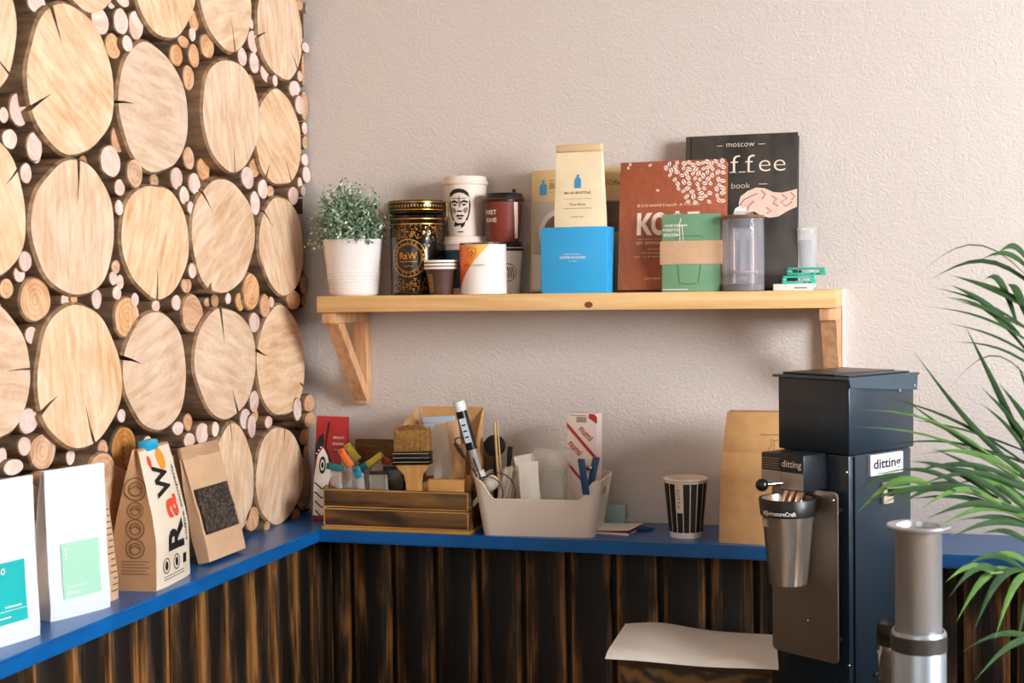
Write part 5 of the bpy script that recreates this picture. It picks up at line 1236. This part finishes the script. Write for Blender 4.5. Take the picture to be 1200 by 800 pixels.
# kraft bag with a window full of beans, leaning on the logs
A = atZ(247, 663, LEDGE); B = atZ(289.5, 646, LEDGE); T = onp(211, 531, 1, A.y-.005); ww = (B-A).length; lean = math.atan2(A.x-T.x, T.z-LEDGE)
hK = math.hypot(A.x-T.x, T.z-LEDGE)
wk = thing('coffee_bag', 'kraft bag with clear window full of coffee beans leaning on the logs', 'bag', ((A+B)/2+Vector((-.012, 0, .004))), rz=PI/2, lean=-lean*.86)
mb, fr, dep = bag_mesh(ww, .022, hK, top=.004, seed=61, flat=.2, shape=1., crumple=.002, belly=.25, n=20)
obj('bag_body', mb, kraft_light, wk, smooth=45)
m = MB(); f = fr(.0008); rect(m, f, -ww*.46, ww*.44, hK*.23, hK*.63, 10, 10); obj('beans_backing', m, mat('bean_dark', '2a1d16', .5), wk)
bn = MB(); rr = random.Random(9); sb = MB(); 
for i in range(230):
    u = rr.uniform(-ww*.43, ww*.41); v = rr.uniform(hK*.245, hK*.615); c_ = f(u, v)+Vector((0, -.0012, 0)); a = rr.uniform(0, PI); s = .0042
    b_ = MB(); b_.lathe([(0, -.8), (.7, -.5), (1, 0), (.7, .5), (0, .8)], 8); R2 = Matrix.Rotation(a, 3, 'Y') @ Matrix.Rotation(rr.uniform(-.5, .5), 3, 'X')
    bn.merge(b_, lambda p: c_+R2 @ Vector((p.x*s*.7, p.y*s*.5, p.z*s*1.2)))
o = obj('coffee_beans', bn, mat('coffee_bean', '4a3628', .3, var=.45, vscale=150), wk, smooth=70); o['kind'] = 'stuff'
m = MB(); f2 = fr(.0058); m.grid(lambda a, b: f2(lerp(-ww*.47, ww*.45, a), lerp(hK*.22, hK*.64, b)), 8, 8); obj('window_film', m, mat('film_thin', 'eef2ee'), wk, smooth=60)
obj('sealed_top', MB().box(-ww*.5, ww*.5, -.0035, .003, hK*.90, hK+.002, bev=.001), mat('kraft_seal', 'b6906e', .6), wk, smooth=40)

# ================================================================== FOREGROUND RIGHT
CT = .79                                               # counter top below the frame
dark_wood = wood('dark_oak', '5a3f22', '2a1d10', along=0, fine=26, length=5, rough=.45, lo=.4, hi=.7)
BXF = -.375                                            # front of the wooden stand
xl = atY(727, 790, BXF).x; BZ = atY(800, 771, BXF).z
ctr = thing('counter', 'dark wooden counter under the black grinder', 'counter', (1.19, -.75, 0))
obj('top', MB().box(-.215, .205, -.62, .53, CT-.035, CT, bev=.003), dark_wood, ctr, smooth=40)
obj('carcass', MB().box(-.195, .19, -.58, .50, 0.0, CT-.036), mat('carcass_dark', '1f1812', .6), ctr)
st = thing('wooden_stand', 'dark oak box stand with arched grain beside the grinder', 'stand', (xl, BXF, 0))
sw = .245
def arched():
    m = bpy.data.materials.new('arched_oak'); m.use_nodes = True; N, L = nt(m); b = N['Principled BSDF']; b.inputs['Roughness'].default_value = .45
    tc = N.new('ShaderNodeTexCoord'); mp = N.new('ShaderNodeMapping'); mp.inputs['Location'].default_value = (-.13, 0, -BZ+.14); mp.inputs['Scale'].default_value = (1, 0, .42); L.new(tc.outputs['Object'], mp.inputs[0])
    wv = N.new('ShaderNodeTexWave'); wv.wave_type = 'RINGS'; wv.rings_direction = 'SPHERICAL'; wv.inputs['Scale'].default_value = 26; wv.inputs['Distortion'].default_value = 5; wv.inputs['Detail'].default_value = 3; wv.inputs['Detail Scale'].default_value = 1.2
    L.new(mp.outputs[0], wv.inputs['Vector']); cr = N.new('ShaderNodeValToRGB'); e = cr.color_ramp.elements; e[0].color = lin('2a1c0e'); e[0].position = .1; e[1].color = lin('6a4a22'); e[1].position = .9
    L.new(wv.outputs[0], cr.inputs[0]); L.new(cr.outputs[0], b.inputs['Base Color']); return m
obj('front_panel', MB().box(0, sw, 0, .018, 0, BZ-.019), arched(), st)
obj('side_panel', MB().box(0, .018, .0185, .165, 0, BZ-.019), dark_wood, st); obj('side_panel', MB().box(sw-.018, sw, .0185, .165, 0, BZ-.019), dark_wood, st)
obj('top_panel', MB().box(-.001, sw+.001, -.0005, .167, BZ-.0185, BZ, bev=.0008), dark_wood, st, smooth=40)
# sheet of paper on the stand
A = atY(709, 774.5, BXF-.020); Bc = atY(912.5, 780, BXF-.026); C_ = atY(733, 736, -.215); D_ = atY(909, 742, -.215)
sp = thing('paper_sheet', 'white paper sheet with wavy edges lying on the wooden stand', 'paper', ((A.x+Bc.x)/2, (A.y+C_.y)/2, BZ))
o0 = sp.location.copy()
def shf(a, b):
    P0 = A.lerp(Bc, a); P1 = C_.lerp(D_, a); p = P0.lerp(P1, b)
    z = BZ+.0022+.0035*(math.sin(a*7.5+.6)+1)*(1-b)*(.25+a*0.2)+b*.010*math.exp(-((a-.22)/.25)**2)+.004*b
    return Vector((p.x, p.y, max(z, BZ+.0015)-.007*max(0, 1-b*9)))-o0
obj('sheet', MB().grid(shf, 28, 12, thick=.0005), mat('sheet_paper', 'ece8e0', .6, var=.01), sp, smooth=70)
m = MB(); m.grid(lambda a, b: shf(.03+.94*a, .985+.01*b)+Vector((0, 0, .0004)), 20, 1); obj('far_edge', m, mat('sheet_edge', 'e2e4e6', .6), sp)

# --- grinder: local -y is its front, local +x its right side
TH = math.radians(34); NY = -.50
near = atY(995, 445, NY); gx = Vector((math.cos(TH), -math.sin(TH), 0)); gy = Vector((math.sin(TH), math.cos(TH), 0))
def wof(px, n, p0, axis): return (onplane(px, 480, p0, n)-p0).dot(axis)
ga = -wof(912, gy, near, gx); gb = wof(1071, gx, near, gy)
gtop = near.z
go = near-gx*ga/2+gy*gb/2; go.z = CT
gr = thing('coffee_grinder', 'tall black shop coffee grinder with holder plate and white badge', 'grinder', go, rz=-TH)
Hh = gtop-CT; ax, ay = ga/2, gb/2
def gl(px, py, yl=None, xl_=None):
    """photo pixel on the grinder's front plane (local y=yl) or right plane (local x=xl_) -> local point"""
    if yl is not None: w_ = onplane(px, py, go+gy*yl, gy)
    else: w_ = onplane(px, py, go+gx*xl_, gx)
    r = w_-go; return Vector((r.dot(gx), r.dot(gy), r.z))
gblue = mat('grinder_black', '142430', .4, metal=.1, var=.1, vscale=8, coat=.2)
zl = Hh-.010; hz_ = gl(1000, 533, xl_=ax).z
obj('body', MB().box(-ax+.003, ax-.003, -ay+.003, ay-.003, .012, hz_-.001, bev=.003), gblue, gr, smooth=40)
hp_ = obj('hopper', MB().box(-ax, ax, -ay, ay, hz_, Hh-.0008, bev=.002), gblue, gr, smooth=40)
fl = MB(); fl.prism([(-ax-.006, -ay-.006), (ax+.004, -ay-.006), (ax+.006, ay+.006), (-ax-.006, ay+.006)], .0035, lambda p: Vector((p.x, p.y, Hh-.0005+p.z)))
fl.prism([(-ay, zl-.002), (ay+.004, zl-.014), (ay+.006, Hh), (-ay-.004, Hh)], .0025, lambda p: Vector((ax+.0005+p.z, p.x, p.y)))
obj('lid_flange', fl, mat('lid_grey', '46545f', .3, metal=.4), gr)
ld = obj('lid', MB().box(-ax+.004, ax-.03, -ay+.006, ay-.006, Hh+.0032, Hh+.0065, bev=.001), black_metal, gr, smooth=40)
obj('lid_leaf', MB().box(ax-.028, ax-.004, -ay+.006, ay-.006, Hh+.0032, Hh+.0055, bev=.001), gblue, gr, smooth=40)
rod = obj('seam_strip', MB().box(ax-.0028, ax+.0002, -ay+.012, -ay+.014, .02, hz_-.003), black_metal, gr)
def bolt(loc, rx, rz, r=.0028):
    b = obj('screw', MB().lathe([(0, .0018), (r*.8, .0016), (r, .0005), (r, 0)], 12), steel, gr, smooth=50); b.location = loc; b.rotation_euler = (PI/2 if rx else 0, 0, rz); return b
for px, py in ((991, 553.5), (998, 781)): q = gl(px, py, yl=-ay); bolt((min(q.x, ax-.004), -ay+.002, q.z), True, 0)
for px, py in ((1069, 451), (1026, 789), (1052, 457)): q = gl(px, py, xl_=ax); bolt((ax+.003, q.y, q.z), True, PI/2)
# badge on the right side
a = gl(1019, 533.5, xl_=ax); b = gl(1057, 552, xl_=ax); yc, zc_ = (a.y+b.y)/2, (a.z+b.z)/2; bwid, bhei = abs(b.y-a.y), abs(a.z-b.z)
bd_ = obj('badge', MB().box(ax-.0035, ax+.0022, yc-bwid/2, yc+bwid/2, zc_-bhei/2, zc_+bhei/2, bev=.0006), mat('badge_white', 'd9dadb', .4), gr)
m = MB(); text(m, 'ditting', lambda u, v: Vector((ax+.0026, yc+u, zc_+v)), 0, -bhei*.02, w=bwid*.84, h=bhei*.62, bold=.02); rect(m, lambda u, v: Vector((ax+.0026, yc+u, zc_+v)), -bwid*.30, bwid*.35, -bhei*.44, -bhei*.40); obj('badge_lettering', m, ink, bd_)
# switch on the right side
a = gl(1040, 577, xl_=ax); o = obj('switch_plate', MB().box(ax-.0028, ax+.003, a.y-.012, a.y+.012, a.z-.016, a.z+.016, bev=.001), mat('switch_beige', 'b9ab97', .4), gr, smooth=40)
obj('switch_knob', MB().box(ax+.003, ax+.012, a.y-.004, a.y+.004, a.z-.004, a.z+.010, bev=.001), black_plastic, o, smooth=40)
# spout head on the front
yh = -ay-.052; a = gl(890, 533, yl=yh); b = gl(942, 577, yl=yh); c_ = gl(914, 533, yl=yh)
hx0, hx1, hz0, hz1, hxm = a.x, b.x, b.z, gl(930, 533, yl=yh).z, c_.x
hd_ = obj('spout_head', MB().box(hxm+.001, hx1, yh, -ay+.0025, hz0, hz1, bev=.0015), mat('head_black', '20262b', .35, metal=.3), gr, smooth=40)
hd2 = obj('scale_housing', MB().box(hx0, hxm-.001, yh+.004, -ay+.0, hz0+.004, hz1-.001, bev=.0015), mat('head_black2', '22221f', .4), gr, smooth=40)
silver = mat('plate_silver', 'a89c8c', .35, metal=.8); hm = hz0+(hz1-hz0)*.50
obj('silver_plate', MB().box(hxm+.002, hx1-.001, yh-.0012, yh-.0002, hz0+.002, hm), silver, hd_); obj('silver_plate', MB().box(hx0+.001, hxm-.002, yh+.0028, yh+.0038, hz0+.006, hm), silver, hd2)
m = MB(); fn = flatfn(yh-.0005); text(m, 'ditting', fn, (hxm+hx1)/2, hm+(hz1-hm)*.42, w=(hx1-hxm)*.82, h=(hz1-hm)*.5); obj('head_lettering', m, ink_white, hd_)
m = MB(); fn = flatfn(yh+.0035)
for q in range(5): rect(m, fn, hx0+.002, hxm-.004-.003*(q % 2), hm+.003+q*.0036, hm+.0042+q*.0036)
obj('scale_print', m, ink_grey, hd2)
a = gl(893, 568, yl=yh-.03); kb_ = MB().tube([(hxm+.004, yh, hz0+.010), (a.x, a.y, a.z)], .003, 10); lv = obj('lever', kb_, steel, gr, smooth=50)
kn_ = MB(); kn_.lathe([(.0098*math.sin(PI*i/12), .0098*-math.cos(PI*i/12)) for i in range(13)], 24); kn_.v = [p+a for p in kn_.v]; obj('knob', kn_, black_plastic, lv, smooth=60)
# chute fingers
m = MB()
for dx in (.004, .016, .028): m.tube([(hxm+dx, yh+.016, hz0+.002), (hxm+dx-.004, yh+.012, hz0-.012), (hxm+dx-.006, yh+.008, hz0-.026)], [.006, .005, .003], 8)
obj('chute', m, mat('chute_copper', 'c9a184', .3, metal=.8), gr, smooth=50)
# holder plate
yp = -ay-.022; tr = gl(982.5, 577, yl=yp); brr = gl(977, 779, yl=yp); bl = gl(907, 757, yl=yp)
px0, px1, pz0, pz1 = bl.x, tr.x, (brr.z+bl.z)/2, tr.z
def rr2(x0, x1, z0, z1, r):
    out = []
    for cx_, cz_, a0 in ((x1-r, z0+r, -PI/2), (x1-r, z1-r, 0), (x0+r, z1-r, PI/2), (x0+r, z0+r, PI)): out += [(cx_+r*math.cos(a0+PI/2*k/5), cz_+r*math.sin(a0+PI/2*k/5)) for k in range(6)]
    return out
pl = obj('holder_plate', MB().prism(rr2(px0, px1, pz0, pz1, .008), .0028, lambda p: Vector((p.x, yp+p.z-.0028, p.y))), mat('plate_bronze', '86786a', .38, metal=.75, var=.08), gr)
for px, py in ((946, 727), (976, 586)):
    q = gl(px, py, yl=yp-.003); b_ = obj('plate_screw', MB().lathe([(0, .0016), (.0022, .0014), (.0028, 0)], 12), steel, pl, smooth=50); b_.location = (q.x, yp-.0028, q.z); b_.rotation_euler = (PI/2, 0, 0)
for px in (px0+.02, px1-.015):
    for pz in (pz0+.03, pz1-.03): obj('standoff', MB().tube([(px, yp, pz), (px, -ay+.003, pz)], .004, 10), black_metal, gr, smooth=50)
obj('base_plate', MB().box(-ax-.004, ax+.004, -ay-.004, ay+.004, .003, .012, bev=.001), black_metal, gr)
for sx in (-1, 1):
    for sy in (-1, 1): obj('foot', MB().lathe([(0, 0), (.009, 0), (.010, .002), (.009, .0032), (0, .0032)], 14).__class__().lathe([(0, 0), (.009, 0), (.010, .002), (.009, .0032), (0, .0032)], 14, cx=sx*(ax-.014), cy=sy*(ay-.014)), black_plastic, gr)
# steel catch cup hanging in front of the plate
yc_ = -ay-.022-.046; a = gl(890.5, 590, yl=yc_); b = gl(957, 590, yl=yc_); 
ctr_w = go+gx*((gl(923, 590, yl=yc_)).x)+gy*yc_
dist_u = (atY(924, 590, ctr_w.y)-atY(923, 590, ctr_w.y)).length
rt = 32.5*dist_u; rb_ = 22*dist_u; zt_c = onplane(923, 583, ctr_w, Vector((0, 1, 0))).z; zb_c = onplane(923, 683, ctr_w, Vector((0, 1, 0))).z; hc_ = zt_c-zb_c
sc_ = thing('steel_cup', 'polished steel catch cup with black lettered band below the spout', 'cup', (ctr_w.x, ctr_w.y, zb_c), rz=-.42)
obj('cup_body', MB().lathe([(0, .001), (rb_*.9, .001), (rb_, 0), (rb_+.0006, .003), (lerp(rb_, rt, .5), hc_*.5), (rt-.0015, hc_*.97), (rt-.0005, hc_), (rt-.0025, hc_), (rb_-.002, .004), (0, .004)], 56), mat('steel_cup', 'dcd8d2', .2, metal=.92, var=.02), sc_, smooth=50)
rad = lambda v: lerp(rb_, rt, v/hc_)
obj('band', MB().lathe([(rad(hc_*.80)+.0006, hc_*.80), (rad(hc_*.80)+.002, hc_*.805), (rad(hc_*.995)+.0022, hc_*.995), (rad(hc_)+.0012, hc_*1.004), (rad(hc_)-.003, hc_*1.002)], 56), mat('band_black', '14110f', .4), sc_, smooth=50)
m = MB(); text(m, '#espressobarista', cylfn(lambda v: rad(v)+.0022, .0006), .006, hc_*.86, w=.050, h=.0075, bold=.02, sub=1) if False else text(m, '#@signatureCraft', cylfn(lambda v: rad(v)+.0022, .0006), .006, hc_*.85, w=.054, h=.0085, bold=.02, sub=1)
obj('band_lettering', m, ink_white, sc_)
hk = MB().box(-.014, .014, rt*.75, rt*.75+.02, hc_*.70, hc_*.74); obj('hook', hk, steel, sc_)
m = MB(); rect(m, cylfn(rad, .0008), -.034, -.014, hc_*.68, hc_*.77, 8, 1); obj('side_tag', m, mat('tag_beige', 'c7b8a4', .5), sc_)

# --- plunger press, brushed steel, standing on the counter
PY = -1.14; pc_ = atY(1076.5, 700, PY); u1 = (atY(1083, 700, PY)-atY(1082, 700, PY)).length
ztop = atY(1075, 616, PY).z; zmid = atY(1085, 738, PY).z
pr_ = thing('coffee_press', 'brushed steel plunger coffee press with wide flange on top', 'coffee press', (pc_.x, PY, CT))
rT, rC = 27.5*u1, 32.5*u1; zt_, zm = ztop-CT, zmid-CT
obj('plunger', MB().lathe([(0, zm-.05), (rT, zm-.05), (rT, zt_-.006), (rT+.002, zt_-.003), (37.5*u1, zt_-.002), (38*u1, zt_), (37*u1, zt_+.0015), (rT*.95, zt_+.001), (rT*.9, zt_-.004), (0, zt_-.005)], 56), mat('steel_soft', 'b2b6b9', .32, metal=.7, var=.04), pr_, smooth=40)
obj('chamber', MB().lathe([(0, .012), (rC-.002, .012), (rC, .014), (rC, zm-.002), (rC-.001, zm), (rT+.0015, zm), (rT+.0010, zm-.03)], 56), mat('steel_satin', '9ba3a9', .36, metal=.6, var=.04), pr_, smooth=40)
obj('collar', MB().lathe([(rC+.0002, zm-.020), (rC+.0007, zm-.0195), (rC+.0007, zm-.0045), (rC+.0002, zm-.004)], 56), mat('collar_dark', '4c4844', .4, metal=.5), pr_, smooth=40)
obj('base_flange', MB().lathe([(0, 0), (rC+.012, 0), (rC+.014, .004), (rC+.010, .008), (rC, .012), (0, .012)], 56), steel_brushed, pr_, smooth=40)
# --- crumpled foil bag between grinder and press
c = atY(1046, 770, -.72); zf_t = atY(1040, 728, -.72).z-CT; fo = thing('foil_bag', 'crumpled silver foil bag with dark rim beside the grinder', 'bag', (c.x+.012, -.72, CT))
def crum2(rx, ry, z0, z1, s, N1=30, N2=20):
    g = MB()
    for j in range(N2+1):
        for i in range(N1):
            a = 2*PI*i/N1; v = j/N2; z = lerp(z0, z1, v); r = (1+.12*mnoise.noise(Vector((math.cos(a)*3+s, math.sin(a)*3, z*70)))+.09*mnoise.noise(Vector((math.cos(a)*8+s, math.sin(a)*8, z*160))))
            g.v.append(Vector((rx*r*math.cos(a), ry*r*math.sin(a), z)))
    g.f = [(j*N1+i, j*N1+(i+1) % N1, (j+1)*N1+(i+1) % N1, (j+1)*N1+i) for j in range(N2) for i in range(N1)]+[tuple(reversed(range(N1)))]
    return g
obj('foil', crum2(.030, .026, 0, zf_t-.028, 3), mat('foil', 'c8c9cc', .22, metal=1, var=.1), fo, smooth=25); obj('dark_rim', crum2(.032, .027, zf_t-.029, zf_t, 3, N2=5), mat('foil_black', '17140f', .5), fo, smooth=40)

# ================================================================== PALM
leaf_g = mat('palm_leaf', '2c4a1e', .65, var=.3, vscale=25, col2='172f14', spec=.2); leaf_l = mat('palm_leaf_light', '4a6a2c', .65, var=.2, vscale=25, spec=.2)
stem_g = mat('palm_stem', '5f7a3e', .5, var=.15)
PX, PYY = 1.64, -.72
palm = thing('palm_plant', 'green feather palm in a grey pot reaching in from the side', 'plant', (PX, PYY, 0))
obj('pot', MB().lathe([(0, 0), (.13, 0), (.15, .01), (.19, .32), (.20, .33), (.20, .35), (.185, .35), (.18, .31), (0, .30)], 40), mat('pot_grey', '6b6762', .7), palm, smooth=40)
obj('soil', MB().lathe([(.18, .305), (0, .315)], 24), mat('soil', '3a2c20'), palm)
P0 = Vector((PX, PYY, 0))
def frond(base_top, pts, leaves, Yd):
    """stem from the pot to pixel points (at given depth), leaflets from pixel base to pixel tip"""
    sp = [Vector((random.uniform(-.03, .03), random.uniform(-.03, .03), .305)), Vector((.02, 0, .75))]+[Vector(atY(px, py, y))-P0 for px, py, y in pts]
    # smooth the stem
    sm = []
    for i in range(len(sp)-1):
        p_, q_ = sp[i], sp[i+1]; a_ = sp[max(i-1, 0)]; b_ = sp[min(i+2, len(sp)-1)]
        for k in range(6):
            t = k/6; sm.append(.5*((2*p_)+(q_-a_)*t+(2*a_-5*p_+4*q_-b_)*t*t+(3*p_-a_-3*q_+b_)*t**3))
    sm.append(sp[-1]); n = len(sm)
    st = obj('frond', MB().tube(sm, [lerp(.006, .0010, i/(n-1)) for i in range(n)], 7), stem_g, palm, smooth=60)
    for L_ in leaves:
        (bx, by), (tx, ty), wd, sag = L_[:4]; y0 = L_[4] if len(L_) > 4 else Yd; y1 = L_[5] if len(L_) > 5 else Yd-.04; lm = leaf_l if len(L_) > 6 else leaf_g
        b = atY(bx, by, y0)-P0; t_ = atY(tx, ty, y1)-P0
        # root each leaflet on the stem: shift of the root to the nearest stem point when close
        d = t_-b; N = 9; up = Vector((0, 0, 1)); g = MB()
        side = d.cross(Vector((.25, -1, .15))).normalized()
        rows = []
        for i in range(N+1):
            s = i/N; c_ = b+d*s+up*sag*math.sin(PI*s)*(1 if sag > 0 else 1)
            w_ = wd*.8*(math.sin(PI*min(1, s*.9+.06))**.6)*(1-s**3)
            k_ = Vector((0, -w_*.35, 0)); rows.append((c_-side*w_+k_*-1, c_, c_+side*w_+k_*-1))
        vs = [p for r in rows for p in r]; fs = []
        for i in range(N):
            for j in range(2): fs.append((i*3+j, i*3+j+1, (i+1)*3+j+1, (i+1)*3+j))
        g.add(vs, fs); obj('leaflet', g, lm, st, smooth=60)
u = .0046
# upper frond: stem passes the right edge of the picture, leaflets arch left
frond(None, [(1235, 480, -.75), (1222, 400, -.78), (1206, 330, -.80)],
 [((1230, 352), (1088, 329), u*.9, .035), ((1215, 335), (1072, 326), .0012, .045), ((1228, 372), (1113, 322), u*1.3, .006), ((1205, 385), (1093, 336.5), u*.55, .008), ((1210, 420), (1107, 348), u*.8, .020), ((1195, 392), (1112, 333), u*1.2, .008),
  ((1230, 400), (1108, 348), u*.5, .006), ((1235, 420), (1088, 359), u*.5, .014), ((1240, 440), (1107, 378), u*.5, .012), ((1240, 452), (1114, 400.5), u*.5, .016), ((1192, 380), (1148, 333), u*1.3, .030), ((1203, 372), (1180, 333), u*1.6, .012),
  ((1215, 325), (1148, 305), u*1.0, .018), ((1212, 318), (1165, 302), u*1.2, .022), ((1225, 345), (1190, 305), u*1.3, .010), ((1225, 470), (1106, 464), .0012, .052)], -.80)
# middle frond rising from lower right
frond(None, [(1240, 640, -.72), (1235, 590, -.76), (1215, 560, -.80)],
 [((1216, 560), (1129, 378), u*1.25, .004), ((1205, 560), (1070, 410), u*1.1, -.012), ((1230, 520), (1191, 425), u*1.2, .004), ((1222, 540), (1148, 452), u*.9, .006), ((1222, 560), (1147, 471), u*.8, .012), ((1235, 540), (1170, 448), u*1.3, .004),
  ((1208, 565), (1047, 458), u*.7, -.004), ((1205, 545), (1034, 464), u*.6, .012), ((1200, 560), (1028, 470), u*.6, .010, -.80, -.86), ((1210, 575), (1000, 480), u*.55, .030, -.80, -.88, 1), ((1200, 565), (995, 500), u*.5, .020, -.80, -.88, 1), ((1205, 545), (1010, 528), u*.4, .020), ((1205, 530), (1060, 490), u*.45, .006), ((1215, 545), (1075, 532), u*.5, .010), ((1205, 560), (1100, 512), .0014, .004), ((1210, 590), (1090, 524), u*.9, .006)], -.80)
# low horizontal frond sweeping left across the grinder
frond(None, [(1235, 650, -.74), (1215, 610, -.82), (1150, 580, -.88), (1090, 570, -.92), (1040, 572, -.95)],
 [((1100, 573), (1003, 603), u*1.35, .024, -.92, -.96, 1), ((1085, 570), (1000, 577), u*1.0, .016, -.92, -.96), ((1120, 575), (1012, 588), u*1.0, .008, -.92, -.96), ((1150, 578), (1050, 594), u*1.2, .016, -.9, -.95), ((1175, 592), (1075, 600), u*1.1, .022, -.88, -.95, 1), ((1200, 600), (1085, 608), u*1.2, .014, -.86, -.95),
  ((1160, 578), (1065, 540), u*1.0, .010, -.88, -.92), ((1185, 590), (1082, 545), u*1.2, .012, -.88, -.92), ((1205, 600), (1105, 545), u*1.1, .012, -.86, -.9), ((1220, 610), (1130, 556), u*1.2, .012, -.84, -.9, 1), ((1215, 620), (1110, 632), u*1.1, .014, -.84, -.92), ((1215, 612), (1098, 618), u*1.2, .02, -.84, -.94, 1), ((1215, 615), (1060, 585), u*.9, .016, -.84, -.94),
  ((1190, 560), (1070, 552), u*1.0, .012, -.86, -.92), ((1200, 572), (1078, 568), u*1.1, .016, -.86, -.93), ((1195, 555), (1090, 528), u*1.0, .010, -.86, -.9, 1), ((1170, 583), (1030, 592), u*1.1, .020, -.88, -.95), ((1140, 577), (1040, 552), u*.9, .012, -.9, -.94), ((1225, 585), (1120, 566), u*1.2, .012, -.83, -.9), ((1210, 640), (1150, 625), u*1.0, .010, -.84, -.9),
  ((1230, 600), (1150, 548), u*1.1, .01, -.82, -.86), ((1230, 590), (1160, 530), u*1.2, .01, -.82, -.86), ((1235, 625), (1140, 590), u*1.2, .012, -.82, -.88, 1), ((1235, 632), (1120, 610), u*1.1, .014, -.82, -.9)], -.86)
# drooping frond lower right
frond(None, [(1245, 690, -.80), (1215, 668, -.90), (1160, 672, -.98)],
 [((1190, 668), (1120, 730), u*1.4, .022, -.94, -1.0, 1), ((1200, 668), (1140, 742), u*1.4, .024, -.94, -1.0), ((1175, 670), (1112, 700), u*1.2, .018, -.96, -1.02), ((1165, 671), (1108, 682), u*1.1, .012, -.97, -1.02, 1), ((1212, 672), (1165, 752), u*1.3, .024, -.92, -.98, 1), ((1222, 676), (1190, 760), u*1.3, .02, -.9, -.96), ((1200, 667), (1130, 664), u*1.1, .014, -.94, -1.0), ((1215, 668), (1150, 655), u*1.0, .012, -.92, -.98, 1), ((1235, 760), (1125, 765), u*1.0, .02, -.9, -.98), ((1235, 750), (1140, 800), u*1.2, .02, -.9, -.98)], -.94)
# unseen rest of the crown, added to shade the lower back wall
rnd = random.Random(77)
for i in range(9):
    az = (-.6, -.15, .3, .75, 1.2, 1.6, -1.1, .5, .1)[i]; reach = (.45, .5, .48, .45, .42, .36, .40, .30, .28)[i]; top = (1.12, 1.2, 1.1, 1.22, 1.08, 1.15, 1.1, 1.3, 1.25)[i]
    dv = Vector((math.cos(az), math.sin(az)*.75, 0)); b0 = Vector((.02*dv.x, .02*dv.y, .31)); pts = []
    for k in range(13):
        s = k/12; pts.append(b0+dv*reach*s**1.6+Vector((0, 0, (top-.31)*math.sin(min(1, s*1.15)*PI/2)-.25*max(0, s-.7)**1.3)))
    g = MB().tube(pts, [lerp(.006, .001, k/12) for k in range(13)], 6)
    for k in range(26):
        s = .38+.62*k/26; j = min(11, int(s*12)); p = pts[j].lerp(pts[j+1], s*12-j); t_ = (pts[j+1]-pts[j]).normalized(); sd = t_.cross(Vector((0, 0, 1))).normalized()*(1 if k % 2 else -1)
        d = (sd*.8+t_*.7+Vector((0, 0, rnd.uniform(-.3, .2)))).normalized()*rnd.uniform(.16, .26)*(1-.4*abs(s-.6)); wv = d.cross(Vector((0, 0, 1))).normalized()*.010
        q = [p, p+d*.4+wv+Vector((0, 0, .01)), p+d-Vector((0, 0, .04)), p+d*.4-wv+Vector((0, 0, .01))]
        if all((P0+v).x > 1.42 and (P0+v).y < -.03 for v in q): g.add(q, [(0, 1, 2), (0, 2, 3)])
    obj('frond', g, leaf_g, palm)
